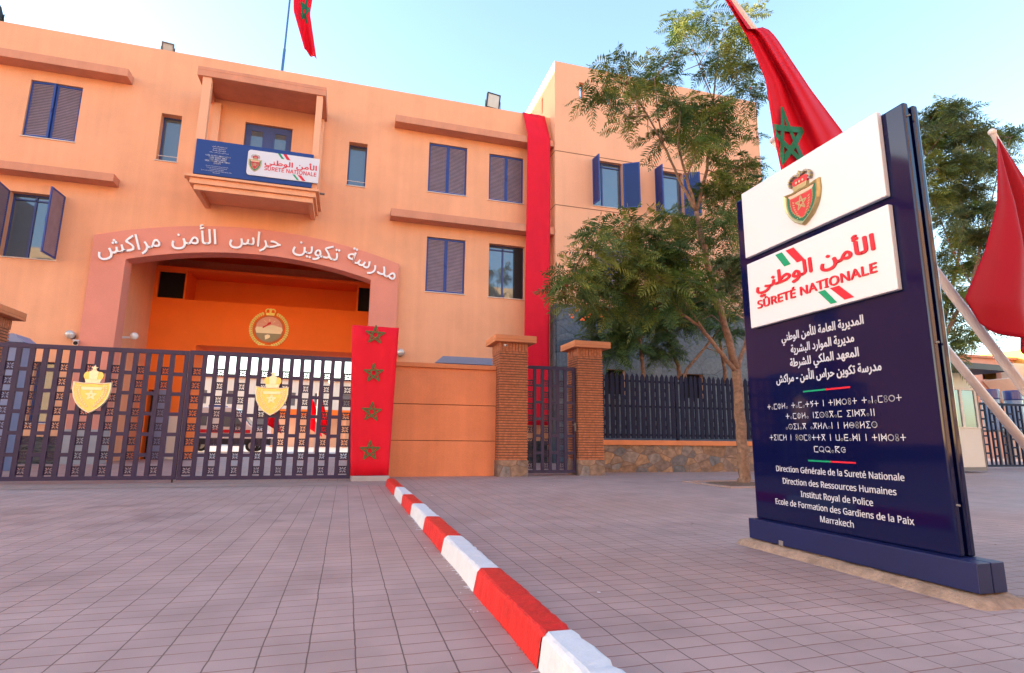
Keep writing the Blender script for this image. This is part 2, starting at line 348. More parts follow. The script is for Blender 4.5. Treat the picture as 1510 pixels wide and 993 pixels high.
def shape(s):
    out = []
    for i, c in enumerate(s):
        if c not in AR: out.append(c); continue
        p = i > 0 and s[i - 1] in AR and AR[s[i - 1]][2] is not None
        q = i < len(s) - 1 and s[i + 1] in AR and AR[c][2] is not None
        out.append(chr(AR[c][3] if p and q else AR[c][1] if p else AR[c][2] if q else AR[c][0]))
    return ''.join(reversed(out))
def text_geo(s, bold=0.0, extr=.0, res=6, spacing=1.0):
    """verts, faces of a string at size 1, left edge at 0, baseline at 0"""
    c = bpy.data.curves.new('t', 'FONT'); c.body = s; c.size = 1; c.offset = bold; c.extrude = extr; c.resolution_u = res; c.space_character = spacing
    o = bpy.data.objects.new('t', c); COL.objects.link(o)
    dg = bpy.context.evaluated_depsgraph_get(); ev = o.evaluated_get(dg); me = ev.to_mesh()
    vs = [tuple(v.co) for v in me.vertices]; fs = [tuple(p.vertices) for p in me.polygons]
    ev.to_mesh_clear(); bpy.data.objects.remove(o); bpy.data.curves.remove(c)
    mn = min(v[0] for v in vs); return [(v[0] - mn, v[1], v[2]) for v in vs], fs
def msans(s):
    return ''.join(chr(0x1D5A0 + ord(ch) - 65) if 'A' <= ch <= 'Z' else chr(0x1D5BA + ord(ch) - 97) if 'a' <= ch <= 'z' else ch for ch in s)
ACC = {'É': ('E', 1), 'é': ('e', 1), 'Û': ('U', 2), 'û': ('u', 2)}
def put_text(mb, s, T, width=None, height=None, x0=0, y0=0, fat=0.0, thick=.002, mi=0, arabic=False, center=False, res=5):
    """fits the string to width (and letter height if given) in the plane of T; x0,y0 = left (or centre) end of the baseline"""
    if arabic: vs, fs = text_geo(shape(s), 0, .5, res)
    else:
        plain = ''.join(ACC[ch][0] if ch in ACC else ch for ch in s); vs, fs = text_geo(msans(plain), 0, .5, res); vs = list(vs); fs = list(fs)
        for i, ch in enumerate(s):
            if ch not in ACC: continue
            xb = max(v[0] for v in text_geo(msans(plain[:i + 1]), 0, 0, 1)[0]); w_ = max(v[0] for v in text_geo(msans(plain[i]), 0, 0, 1)[0]); xc = xb - w_ / 2; yt = .76 if ch.isupper() else .60
            polys = [[(xc - .03, yt), (xc + .04, yt), (xc + .15, yt + .15), (xc + .03, yt + .15)]] if ACC[ch][1] == 1 else [[(xc - .17, yt), (xc - .09, yt), (xc + .04, yt + .15), (xc - .04, yt + .15)], [(xc + .17, yt), (xc + .09, yt), (xc - .04, yt + .149), (xc + .04, yt + .149)]]
            for p in polys:
                o = len(vs); vs += [(x, y, .5) for x, y in p] + [(x, y, -.5) for x, y in p]; fs += [(o, o + 1, o + 2, o + 3), (o + 7, o + 6, o + 5, o + 4)] + [(o + k, o + 4 + k, o + 4 + (k + 1) % 4, o + (k + 1) % 4) for k in range(4)]
    w = max(v[0] for v in vs); k = width / w if width else height; kz = height if height else k
    if center: x0 = x0 - w * k / 2
    offs = [(0, 0)] + ([(fat, 0), (-fat, 0), (0, fat), (0, -fat)] if fat else [])
    for n_, (ox, oy) in enumerate(offs):
        mb.add([(x0 + (v[0] + ox) * k, y0 + (v[1] + oy) * kz, (v[2] + .5) * (thick + n_ * .00012)) for v in vs], fs, mi, T)

# Tifinagh letters as strokes on a unit body
def _circ(cx, cy, r, n=14): return [(cx + r * math.cos(2 * math.pi * i / n), cy + r * math.sin(2 * math.pi * i / n)) for i in range(n + 1)]
TIF = {
 't': (.8, [[(.05, .5), (.75, .5)], [(.4, .1), (.4, .9)]]), 'a': (.42, [_circ(.21, .2, .15, 10)]), 'm': (.72, [[(.68, .9), (.08, .9), (.08, .05), (.68, .05)]]),
 'h': (.8, [_circ(.4, .48, .36), [(.4, .02), (.4, .95)]]), 'l': (.78, [[(.1, .05), (.1, .92)], [(.68, .05), (.68, .92)], [(.1, .3), (.68, .68)]]), 'y': (.7, [[(.15, .9), (.15, .5), (.6, .5), (.3, .05)], [(.3, .7), (.6, .95)]]),
 'n': (.3, [[(.15, .05), (.15, .95)]]), 'f': (.85, [[(.08, .05), (.08, .95)], [(.77, .05), (.77, .95)], [(.08, .2), (.42, .5), (.77, .2)], [(.08, .8), (.42, .5), (.77, .8)]]), 'r': (.9, [_circ(.45, .48, .4)]),
 'u': (.6, [_circ(.3, .24, .2, 10), _circ(.3, .72, .2, 10)]), 'i': (.72, [[(.66, .92), (.08, .92), (.45, .5), (.08, .05), (.66, .05)]]), 's': (.9, [_circ(.45, .48, .4), _circ(.45, .48, .06, 6)]),
 'g': (.74, [[(.08, .05), (.66, .92)], [(.08, .92), (.66, .05)], [(.05, .92), (.68, .92)]]), 'd': (.8, [[(.06, .05), (.4, .92), (.74, .05)]]), 'b': (.84, [_circ(.42, .48, .38), [(.04, .48), (.8, .48)]]),
 'w': (.76, [[(.08, .92), (.08, .08), (.68, .08), (.68, .92)]]), 'D': (.76, [[(.68, .92), (.08, .92), (.08, .05), (.68, .05)], [(.08, .48), (.68, .48)]]), 'R': (.85, [_circ(.42, .5, .38), [(.5, .3), (.8, .0)]]),
 'k': (.78, [[(.1, .05), (.1, .95)], [(.7, .92), (.1, .5), (.7, .05)], [(.1, .92), (.7, .92)]]), 'c': (.72, [_circ(.4, .48, .36)[2:13], [(.4, .48), (.66, .48)]]), ' ': (.5, [])}
def put_tif(mb, s, T, x0, x1, y0, h, w=.10, thick=.002, mi=0):
    tot = sum(TIF[c][0] + .14 for c in s); kx = (x1 - x0) / tot; x = x0
    for c in s:
        adv, strokes = TIF[c]
        for i, st in enumerate(strokes):
            for (a, b), (c_, d) in zip(st, st[1:]):
                A = Vector((x + a * kx, y0 + b * h)); B = Vector((x + c_ * kx, y0 + d * h)); dr = (B - A)
                if dr.length < 1e-6: continue
                dr.normalize(); A -= dr * w * h * .4; B += dr * w * h * .4; nrm = Vector((-dr.y, dr.x)) * w * h * .5
                z = thick + i * 2e-4
                mb.quad((*(A + nrm), z), (*(B + nrm), z), (*(B - nrm), z), (*(A - nrm), z), mi, T)
        x += (adv + .14) * kx

def frame_T(origin, ex, ey):
    ex = Vector(ex); ey = Vector(ey); ez = ex.cross(ey)
    m = Matrix((ex, ey, ez)).transposed().to_4x4(); m.translation = origin; return m
def star_ribbons(mb, r, w, T=None, mi=0, S=None, sub=1, rot=0):
    """interlaced pentagram outline; S maps (u,v,layer) to 3-D when draped on cloth"""
    pts = [(r * math.sin(2 * math.pi * k / 5 + rot), r * math.cos(2 * math.pi * k / 5 + rot)) for k in range(5)]
    for k in range(5):
        A = Vector(pts[k]); B = Vector(pts[(k + 2) % 5]); d = (B - A).normalized(); nn = Vector((-d.y, d.x)) * w / 2; A = A - d * w * .2; B = B + d * w * .2
        for q in range(sub):
            a = A.lerp(B, q / sub); b = A.lerp(B, (q + 1) / sub); c = [a + nn, b + nn, b - nn, a - nn]
            if S: mb.add([S(p.x, p.y, .004 + k * .0008) for p in c], [(0, 1, 2, 3)], mi)
            else: mb.add([(p.x, p.y, .001 + k * .0006) for p in c], [(0, 1, 2, 3)], mi, T)

SHIELD = [(-.5, .46), (-.25, .42), (0, .44), (.25, .42), (.5, .46), (.5, .2), (.46, -.02), (.38, -.2), (.26, -.36), (.12, -.47), (0, -.54), (-.12, -.47), (-.26, -.36), (-.38, -.2), (-.46, -.02), (-.5, .2)]
def shield(mb, T, w, h, k, z0, z1, mi, dy=0):
    mb.prism([(x * w * k, (y + .02) * h * k + dy) for x, y in SHIELD], z0, z1, 'Z', mi, T)
def arc_pts(cx, cy, rx, ry, a0, a1, n): return [(cx + rx * math.cos(R(a0 + (a1 - a0) * i / n)), cy + ry * math.sin(R(a0 + (a1 - a0) * i / n))) for i in range(n + 1)]
M['emb_grey'] = mat('emblem grey green', (.34, .33, .20), .6); M['emb_cream'] = mat('emblem cream', (1.0, .94, .66), .6); M['emb_pink'] = mat('emblem pink', (.82, .44, .34), .6)
TREES = {"main":[[[[7.75,9.86,-0.07,0.17],[7.76,9.86,0.12,0.15],[7.77,9.86,0.86,0.135],[7.75,9.86,1.54,0.125],[7.74,9.86,2.32,0.12]],[[7.74,9.86,2.32,0.1],[7.47,9.81,3.22,0.085],[7.19,9.76,4.07,0.075],[6.99,9.76,5.09,0.068],[6.9,9.76,5.65,0.06]],[[6.9,9.76,5.65,0.05],[6.63,9.96,6.48,0.04],[6.34,10.06,7.3,0.034],[6.06,10.16,7.98,0.026],[5.79,10.26,8.49,0.02],[5.35,10.36,8.89,0.012]],[[6.34,10.06,7.3,0.026],[6.18,9.96,8.05,0.02],[6.08,9.86,8.71,0.01]],[[6.06,10.16,7.98,0.02],[5.5,10.06,7.79,0.014],[4.88,9.96,7.97,0.008]],[[6.9,9.76,5.65,0.045],[6.56,9.56,6.28,0.036],[6.26,9.36,6.86,0.028],[6.29,9.26,7.65,0.014]],[[6.56,9.56,6.28,0.02],[6.68,9.26,6.87,0.014],[6.72,9.16,7.36,0.008]],[[6.9,9.76,5.65,0.05],[7.44,10.06,6.84,0.042],[7.67,10.16,7.77,0.034],[7.8,10.16,8.65,0.028],[7.93,10.16,9.56,0.02],[8.19,10.16,10.53,0.01]],[[7.8,10.16,8.65,0.018],[7.38,10.06,9.46,0.013],[7.02,9.96,10.07,0.008],[6.87,9.96,10.33,0.005]],[[7.75,10.16,8.99,0.014],[7.58,10.36,9.99,0.01],[7.87,10.46,11.21,0.006]],[[7.92,10.16,9.38,0.014],[8.5,10.36,10.38,0.009],[8.81,10.46,10.9,0.006]],[[7.8,10.16,8.69,0.014],[8.22,9.86,9.06,0.009],[8.66,9.76,9.35,0.006]],[[7.67,10.16,7.77,0.016],[7.86,9.86,7.88,0.01],[8.48,9.56,8.49,0.006]],[[7.44,10.06,6.84,0.02],[7.62,9.66,6.52,0.013],[7.91,9.36,6.66,0.008]],[[7.72,9.86,2.27,0.062],[7.24,9.76,2.7,0.05],[6.74,9.66,3.15,0.043],[6.36,9.66,3.37,0.034],[5.68,9.66,3.63,0.024],[4.99,9.76,3.73,0.016],[4.31,9.86,3.56,0.009],[3.92,9.96,3.56,0.005]],[[6.36,9.66,3.37,0.026],[5.59,9.46,4.12,0.02],[5.22,9.86,4.75,0.012],[4.72,10.06,5.01,0.007]],[[5.68,9.66,3.63,0.018],[4.81,9.66,4.11,0.012],[4.06,9.76,4.06,0.007]],[[6.75,9.46,2.97,0.026],[6.63,10.16,3.97,0.02],[6.26,10.26,5.18,0.012]],[[7.09,9.76,4.35,0.025],[6.91,10.26,4.94,0.018],[6.65,10.46,5.78,0.009]],[[7.76,9.86,2.32,0.065],[8.18,10.06,2.95,0.05],[8.46,10.16,3.82,0.042],[8.54,10.16,4.6,0.034],[8.37,10.06,5.35,0.025],[8.22,10.06,6.3,0.012]],[[8.45,10.16,3.74,0.02],[8.34,10.36,4.25,0.014],[8.21,10.46,4.34,0.008]],[[7.47,9.81,3.22,0.02],[7.59,10.36,3.57,0.014],[7.47,10.56,3.52,0.008]],[[8.37,10.06,5.35,0.02],[8.1,10.36,5.92,0.012],[7.9,10.56,6.3,0.007]]],[[6.43,9.38,9.86,0.24],[6.5,9.15,9.39,0.17],[7.39,9.67,10.53,0.23],[7.49,9.24,9.8,0.26],[7.69,9.08,9.42,0.26],[8.48,9.68,10.74,0.21],[7.45,10.61,10.1,0.18],[7.18,10.4,10.15,0.17],[8.21,10.34,10.02,0.27],[7.88,9.36,9.03,0.24],[7.49,9.93,9.31,0.15],[8.36,9.46,9.13,0.2],[8.06,9.27,8.39,0.2],[4.78,9.15,8.25,0.22],[5.21,9.35,8.26,0.18],[6.75,10.63,9.67,0.33],[6.32,10.45,9.07,0.22],[6.97,10.41,9.32,0.2],[6.05,10.4,8.81,0.22],[4.5,9.31,7.82,0.22],[4.34,9.52,7.71,0.14],[5.11,10.09,8.06,0.21],[5.62,10.28,8.14,0.16],[5.64,10.5,7.86,0.16],[5.96,10.54,8.02,0.16],[5.92,9.12,7.72,0.25],[6.96,10.05,8.42,0.29],[7.38,10.17,8.27,0.33],[7.56,9.87,8.17,0.28],[7.42,9.28,7.79,0.24],[6.59,9.81,7.63,0.27],[6.52,9.12,7.0,0.29],[8.07,10.64,8.01,0.3],[6.6,10.52,7.69,0.19],[7.34,9.95,7.13,0.26],[7.6,9.5,7.55,0.2],[6.34,10.6,7.64,0.13],[8.87,9.99,8.84,0.15],[8.52,10.55,7.24,0.27],[8.87,10.49,7.44,0.27],[7.6,9.88,6.42,0.26],[7.89,9.7,6.26,0.31],[7.35,10.04,6.17,0.26],[8.38,9.74,6.5,0.21],[7.07,9.25,5.35,0.3],[7.76,9.51,5.39,0.25],[9.17,10.42,8.17,0.17],[4.24,9.04,4.59,0.24],[4.59,9.04,4.8,0.21],[4.39,10.09,4.59,0.2],[5.18,9.46,5.06,0.25],[5.73,9.92,5.0,0.38],[6.24,9.81,5.47,0.33],[6.07,9.58,4.77,0.36],[7.28,10.76,5.8,0.31],[6.27,9.31,4.42,0.31],[5.14,9.7,4.57,0.32],[4.5,9.32,4.18,0.26],[4.42,10.1,4.08,0.29],[3.8,9.46,3.95,0.2],[3.7,9.6,3.58,0.17],[4.36,10.3,3.75,0.27],[4.45,9.54,3.63,0.3],[5.18,9.96,3.94,0.38],[6.08,10.59,4.34,0.4],[5.75,9.14,3.78,0.35],[6.23,9.07,3.8,0.28],[6.76,9.37,3.64,0.22],[5.76,10.34,3.72,0.29],[4.99,10.07,3.5,0.21],[5.74,9.39,3.4,0.24],[5.73,9.56,4.44,0.32],[5.2,9.28,4.24,0.31],[4.44,9.79,4.88,0.16],[3.76,9.04,3.64,0.21],[6.69,10.22,4.44,0.34],[7.4,10.57,5.34,0.28],[8.13,10.68,5.54,0.23]]],"right":[[[[13.15,10.0,0.06,0.15],[13.33,10.0,1.37,0.13],[13.65,10.0,3.0,0.11]],[[13.65,10.0,3.0,0.08],[14.26,10.1,4.25,0.065],[14.97,10.2,5.41,0.05],[15.49,10.3,6.43,0.04],[15.64,10.3,8.4,0.022],[15.56,10.3,9.91,0.01]],[[13.65,10.0,3.0,0.07],[14.12,9.9,3.85,0.055],[14.75,9.8,4.74,0.045],[15.42,9.8,6.06,0.032],[16.18,9.8,7.66,0.018],[17.03,9.8,9.11,0.008]],[[14.97,10.2,5.41,0.03],[14.98,10.5,6.83,0.02],[14.92,10.6,8.64,0.01]],[[14.75,9.8,4.74,0.03],[15.36,9.5,5.59,0.016],[16.07,9.4,6.9,0.009]],[[15.49,10.3,6.43,0.02],[15.78,10.0,7.69,0.013],[15.95,9.8,8.79,0.007]]],[[15.69,10.42,10.16,0.27],[15.71,10.83,10.11,0.28],[14.19,9.13,8.96,0.24],[13.36,9.62,8.63,0.21],[15.45,10.84,9.27,0.32],[15.78,10.5,9.34,0.35],[15.56,9.84,9.04,0.29],[17.74,10.8,9.74,0.28],[17.47,10.22,9.37,0.18],[18.52,10.57,9.94,0.14],[13.85,9.63,7.7,0.3],[14.42,9.44,7.79,0.31],[15.87,9.9,8.28,0.29],[15.61,9.35,8.02,0.18],[13.74,9.79,7.12,0.25],[15.94,10.83,7.69,0.36],[15.02,9.7,7.26,0.23],[13.21,9.12,5.98,0.19],[14.36,9.18,6.41,0.27],[15.42,9.4,6.64,0.24],[15.79,10.51,6.45,0.27],[15.37,9.75,6.13,0.29],[15.88,9.62,6.05,0.21],[13.52,9.28,5.29,0.22],[16.69,10.87,5.82,0.3],[15.89,9.86,5.49,0.26],[13.49,9.47,4.84,0.2],[13.18,9.21,4.25,0.22],[13.64,9.2,4.21,0.17],[14.64,9.4,4.46,0.17],[14.48,10.32,3.96,0.24],[13.22,9.37,3.2,0.2],[13.36,9.17,3.18,0.13],[15.04,9.98,3.62,0.14],[15.31,9.55,3.86,0.16],[15.21,10.9,2.94,0.15],[12.24,9.32,8.59,0.1],[16.27,10.05,4.76,0.18]]],"a":[[[[9.21,16.3,2.78,0.1],[9.2,16.3,3.12,0.08],[9.13,16.3,4.01,0.06],[8.85,16.1,4.75,0.04],[8.3,16.0,5.36,0.02]],[[9.13,16.3,4.01,0.035],[9.75,16.6,5.15,0.02],[9.97,16.7,5.9,0.01]]],[[8.2,16.57,4.34,0.47],[8.7,16.21,4.58,0.54],[9.72,16.79,4.99,0.56],[8.15,16.28,3.66,0.39],[8.77,16.04,3.95,0.34],[7.55,16.21,4.79,0.38],[7.73,15.84,4.83,0.45],[8.78,16.22,5.34,0.5],[9.44,16.05,5.46,0.49],[8.62,16.69,4.16,0.4],[7.49,16.63,4.08,0.32]]],"b":[[[[10.74,16.6,2.87,0.1],[10.71,16.6,3.33,0.085],[10.42,16.7,4.27,0.065],[10.34,16.8,5.11,0.045],[10.44,16.8,6.22,0.02]],[[10.42,16.7,4.27,0.03],[10.61,16.3,5.14,0.018],[10.97,16.2,5.74,0.01]]],[[10.39,16.6,4.96,0.51],[10.75,16.13,4.88,0.46],[10.19,16.35,3.78,0.39],[9.95,16.34,4.29,0.35],[10.64,16.31,5.62,0.5],[9.66,16.33,3.7,0.27],[11.74,16.97,5.5,0.44],[11.66,16.24,5.69,0.35]]],"c":[[[[10.57,16.1,2.77,0.08],[10.69,16.1,3.16,0.07],[11.39,16.0,3.93,0.055],[11.82,15.9,4.45,0.035],[12.25,15.8,5.16,0.018]],[[11.39,16.0,3.93,0.03],[12.28,16.5,3.86,0.018],[13.17,16.7,4.43,0.008]]],[[11.58,15.65,4.62,0.37],[12.85,16.53,4.62,0.35],[12.27,16.16,5.36,0.38],[13.14,16.59,5.27,0.35],[11.58,16.0,4.92,0.3]]],"d":[[[[12.81,16.9,2.86,0.09],[12.77,16.9,3.46,0.08],[12.71,17.0,4.45,0.06],[12.88,17.1,5.48,0.035],[13.22,17.1,7.06,0.015]],[[12.71,17.0,4.45,0.025],[13.8,17.2,5.83,0.012]]],[[13.19,17.3,6.59,0.49],[13.61,17.05,6.82,0.48],[13.01,17.19,7.33,0.45],[13.93,17.14,6.09,0.41],[13.39,16.89,7.54,0.44],[13.64,16.49,7.18,0.35]]]}
BLOOMS = [(6.43, 15.6, 4.56), (6.63, 15.6, 4.75), (6.81, 15.6, 4.5), (6.99, 15.6, 4.62), (7.45, 15.6, 4.61), (6.48, 15.6, 5.44), (6.64, 15.6, 5.48), (6.87, 15.6, 5.47), (8.63, 15.6, 5.56), (9.4, 15.6, 4.91)]

# ============================================================ SETTING
g = MB(); g.quad((-900, -900, -.03), (900, -900, -.03), (900, 900, -.03), (-900, 900, -.03)); structure(g.build('ground', 'ash'))
g = MB(); g.quad((-60, -11, 0), (60, -11, 0), (60, 25.3, 0), (-60, 25.3, 0)); structure(g.build('forecourt_paving', 'pavers'))
g = MB(); g.quad((-60, 25.3, -.004), (60, 25.3, -.004), (60, 69, -.004), (-60, 69, -.004)); structure(g.build('courtyard_paving', 'courtpave'))
g = MB(); nseg = 60
for i in range(nseg):   # slightly ragged concrete strip under the gate
    xa, xb = -16 + i * 17.05 / nseg, -16 + (i + 1) * 17.05 / nseg
    e = lambda x: 10.78 + .03 * math.sin(x * 7) + .02 * math.sin(x * 17 + 1)
    g.quad((xa, e(xa), .004), (xb, e(xb), .004), (xb, 11.62, .004), (xa, 11.62, .004))
structure(g.build('gate_track_strip', 'strip'))

# painted kerb: alternating blocks, pointing from the camera to the gate post
kb = MB(); bounds = [-2.2, -1.1, -.02, 1.08, 2.18, 3.28, 4.385, 5.49, 6.59, 7.655, 8.81, 10.6]
prof = [(.748, -.02), (.748, .0), (.764, .108), (.772, .122), (.785, .128), (.888, .126), (.902, .12), (.908, .105), (.914, -.02)]
for i, (ya, yb) in enumerate(zip(bounds, bounds[1:])):
    mi = 0 if i % 2 == 0 else 1
    if ya >= 8.8: mi = 0
    n = 26; rings = []; ja = random.uniform(-.004, .004)
    for j in range(n + 1):
        y = ya + (yb - ya) * j / n
        chip = random.random() < .22
        rings.append([(x + ja + random.uniform(-.0022, .0022) + .003 * math.sin(y * 5.1 + k) - (.010 * random.random() if chip and k in (5, 6, 7) else 0), y + (0 if 0 < j < n else .010 * math.sin(k * 2.3 + i) + random.uniform(-.005, .005)), z + random.uniform(-.0016, .0016) - (.008 * random.random() if chip and k in (5, 6) else 0)) for k, (x, z) in enumerate(prof)])
    m_ = len(prof); v = [p for r in rings for p in r]; f = []
    for j in range(n):
        for k in range(m_ - 1): f.append((j * m_ + k, j * m_ + k + 1, (j + 1) * m_ + k + 1, (j + 1) * m_ + k))
    if i == 0: f.append(tuple(range(m_)))
    if i == len(bounds) - 2: f.append(tuple(range(n * m_, n * m_ + m_)))
    kb.add(v, f, mi)
structure(kb.build('painted_kerb', ['kred', 'kwhite'], smooth=False))
sp = MB()   # paint that ran past the brush, on the paving along the kerb
for i, (ya, yb) in enumerate(zip(bounds, bounds[1:])):
    if yb < 1: continue
    mi = 1 if i % 2 == 0 or ya >= 8.8 else 0
    for side, base, amt in ((-1, .752, 1.0), (1, .910, .55)):
        y = ya
        while y < yb - .01:
            L_ = random.uniform(.006, .028); d = abs(random.gauss(0, .024)) * amt + .003
            if mi == 1: d *= .3
            elif random.random() < .45: d *= .3
            z_ = .0022 + random.random() * .0008
            x_ = base - .006 * side
            sp.add([(x_, y, z_), (base + side * d, y + L_ * .15, z_), (base + side * d * random.uniform(.4, 1), y + L_ * .8, z_), (x_, y + L_, z_)], [(0, 1, 2, 3)], mi)
            y += L_
for _ in range(26):
    x, y = .72 - abs(random.gauss(0, .05)), random.uniform(1.6, 6); r = random.uniform(.002, .007); a = random.random() * 6
    sp.add([(x + r * math.cos(a + k * 1.05) * random.uniform(.5, 1), y + r * 1.5 * math.sin(a + k * 1.05), .0036) for k in range(6)], [tuple(range(6))], random.choice((0, 0, 1)))
tag(sp.build('paint_splashes', ['splat', 'splatred']), 'ragged red and white paint brushed past the kerb onto the pavers', 'paint', kind='stuff')

# ============================================================ ACADEMY BUILDING
B = thing('academy_building', (-3.2, 20, 0), 'orange three storey academy with arched gateway, projecting balcony and taller block beside it', 'building')
wins = []   # (x0,x1,z0,z1,kind)
closed = [(-10.36, -8.93, 10.12, 12.06), (2.44, 3.92, 10.02, 12.02), (4.81, 6.22, 10.0, 11.94), (2.49, 3.94, 6.13, 8.23)]
opened = [(-10.38, -8.93, 6.15, 8.25), (4.87, 6.29, 6.12, 8.23)]
niches = [(-6.6, -5.98, 9.88, 11.58), (-.49, .16, 9.86, 11.56)]
lowwin = (-9.02, -8.5, 1.17, 2.99)
door = (-4.01, -2.46, 9.0, 11.72)
archhole = (-7.25, .85, -.02, 7.0)
holes = closed + opened + niches + [lowwin, door, archhole] + [(-14.6, -13.1, 10.12, 12.06), (-14.6, -13.1, 6.15, 8.25)]
w = MB(); wall_holes(w, -58, 7.35, -.05, 13.93, 20, 20.35, holes)
wall_holes(w, -58, 17.2, -.05, 13.93, 25.02, 25.25, [(-5.6, .35, -.05, 4.22)])
w.box(-58, 7.3, 20.35, 25.02, 13.2, 13.4); w.box(-58, -57.7, 20.35, 25.02, -.05, 13.93)
w.build('facade_wall', 'stucco', B, merge=True)
# porch behind the arch
p = MB()
wall_holes(p, -7.25, .85, -.05, 7.22, 23.5, 25.0, [(-5.6, .35, -.05, 4.22), (-7.13, -6.24, 5.98, 7.0), (.19, .70, 5.98, 7.0), (-6.18, .13, 5.96, 7.12), (-7.0, -6.72, -.05, 2.5)])
p.box(-7.25, .85, 24.86, 24.99, 5.5, 7.2); p.box(-7.1, -6.0, 24.5, 24.8, -.05, 3)
for xa, xb in ((-7.55, -7.25), (.85, 1.15)):
    q = MB(); wall_holes(q, 20.35, 25.0, -.05, 8.2, xa, xb, [], axis='X'); q.build('porch_side_wall', 'stucco', B)
p.box(-7.25, .85, 20.35, 25.0, 7.95, 8.2)
p.build('porch', 'stucco_porch', B)
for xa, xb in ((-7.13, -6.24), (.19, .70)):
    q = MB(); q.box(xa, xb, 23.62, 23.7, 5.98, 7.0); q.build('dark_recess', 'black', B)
q = MB(); q.box(-6.70, -5.62, 23.47, 23.498, 0, 1.55); q.build('pale_dado', 'palewall', B); q = MB(); q.box(-6.66, -6.22, 23.43, 23.468, .02, 2.5); q.build('grey_panel', 'bluegrey', B)
q = MB(); q.box(-7.0, -6.72, 23.9, 23.95, 0, 2.5); q.build('porch_door', 'lampblack', B)
# moulded step along the bottom of the lintel
q = MB(); q.box(-5.6, .35, 23.44, 23.498, 4.22, 4.34); q.build('lintel_moulding', 'stucco_porch', B, bevel=.01)
# arch surround
N = 24
def arc3(xa, za, xm, zm, xb, zb, n):
    # circle arc through three points
    ax, ay, bx, by, cx, cy = xa, za, xm, zm, xb, zb
    d = 2 * (ax * (by - cy) + bx * (cy - ay) + cx * (ay - by))
    ux = ((ax * ax + ay * ay) * (by - cy) + (bx * bx + by * by) * (cy - ay) + (cx * cx + cy * cy) * (ay - by)) / d
    uy = ((ax * ax + ay * ay) * (cx - bx) + (bx * bx + by * by) * (ax - cx) + (cx * cx + cy * cy) * (bx - ax)) / d
    r = math.hypot(ax - ux, ay - uy); a0 = math.atan2(ay - uy, ax - ux); a1 = math.atan2(cy - uy, cx - ux)
    return [(ux + r * math.cos(a0 + (a1 - a0) * i / n), uy + r * math.sin(a0 + (a1 - a0) * i / n)) for i in range(n + 1)]
outer = arc3(-7.93, 7.03, -3.2, 7.77, 1.50, 7.0, N); inner = arc3(-6.99, 6.32, -3.2, 6.87, .55, 6.32, N)
a = MB()
for i in range(N):
    for y, fl in ((19.8, 0), (20.38, 1)):
        a.quad((outer[i][0], y, outer[i][1]), (outer[i + 1][0], y, outer[i + 1][1]), (inner[i + 1][0], y, inner[i + 1][1]), (inner[i][0], y, inner[i][1]))
    a.quad((outer[i][0], 19.8, outer[i][1]), (outer[i + 1][0], 19.8, outer[i + 1][1]), (outer[i + 1][0], 20.38, outer[i + 1][1]), (outer[i][0], 20.38, outer[i][1]))
    a.quad((inner[i][0], 19.8, inner[i][1]), (inner[i + 1][0], 19.8, inner[i + 1][1]), (inner[i + 1][0], 20.38, inner[i + 1][1]), (inner[i][0], 20.38, inner[i][1]))
for o_, i_ in ((outer[0], inner[0]), (outer[-1], inner[-1])):
    for y in (19.8, 20.38): a.quad((o_[0], y, 1.0), (i_[0], y, 1.0), (i_[0], y, i_[1]), (o_[0], y, o_[1]))
    for c in (o_, i_): a.quad((c[0], 19.8, 1.0), (c[0], 20.38, 1.0), (c[0], 20.38, c[1]), (c[0], 19.8, c[1]))
a.build('arch_surround', 'stucco_pink', B, merge=True, bevel=.012)
for xa, xb in ((-7.95, -6.97), (.53, 1.52)): MB().box(xa, xb, 19.78, 20.37, -.02, 1.0).build('arch_base', 'greystone', B, bevel=.01)
q = MB(); q.box(-58, -7.96, 19.93, 19.998, -.02, .78); q.box(1.53, 7.2, 19.93, 19.998, -.02, .78); q.build('stone_base', 'darkstone', B)
# raised white arch lettering, word by word along the curve
for s, cx, cz, wd, rot in (('مدرسة', .50, 6.66, 1.78, -20), ('تكوين', -1.36, 7.0, 1.50, -10.5), ('حراس', -3.28, 7.14, 1.58, -1.5), ('الأمن', -5.10, 7.0, 1.30, 6.5), ('مراكش', -6.88, 6.58, 1.74, 16.5)):
    a_ = R(rot); T = frame_T((cx, 19.775, cz), (math.cos(a_), 0, math.sin(a_)), (-math.sin(a_), 0, math.cos(a_)))
    lt = MB(); put_text(lt, s, T, width=wd, height=.72, x0=0, y0=-.0, fat=.005, thick=.05, arabic=True, center=True)
    lt.build('arch_lettering', 'letterwhite', B)

# window builder ------------------------------------------------
def leaf(mb, w_, h, T, slats=True, back=False):
    f = .055
    mb.box(0, f, -.02, .02, 0, h, 0, T); mb.box(w_ - f, w_, -.02, .02, 0, h, 0, T)
    mb.box(f, w_ - f, -.02, .02, 0, f, 0, T); mb.box(f, w_ - f, -.02, .02, h - f, h, 0, T)
    if slats:
        n = int((h - 2 * f) / .054); pz = (h - 2 * f) / n
        for i in range(n):
            z = f + pz * (i + .5)
            v = [(f, -.017, z - .026), (w_ - f, -.017, z - .026), (w_ - f, .015, z + .016), (f, .015, z + .016)]
            v2 = [(x, y - .003, z_ + .008) for x, y, z_ in v]
            mb.add(v + v2, [(0, 1, 2, 3), (4, 5, 6, 7), (0, 1, 5, 4), (2, 3, 7, 6)], 1, T)
    if back or not slats: mb.box(f, w_ - f, -.008, .012, f, h - f, 2, T)
    mb.box(w_ - .03, w_ - .01, -.045, -.0205, h * .47, h * .53, 0, T)
SHM = ['shutter', 'slat', 'shutter_deep']
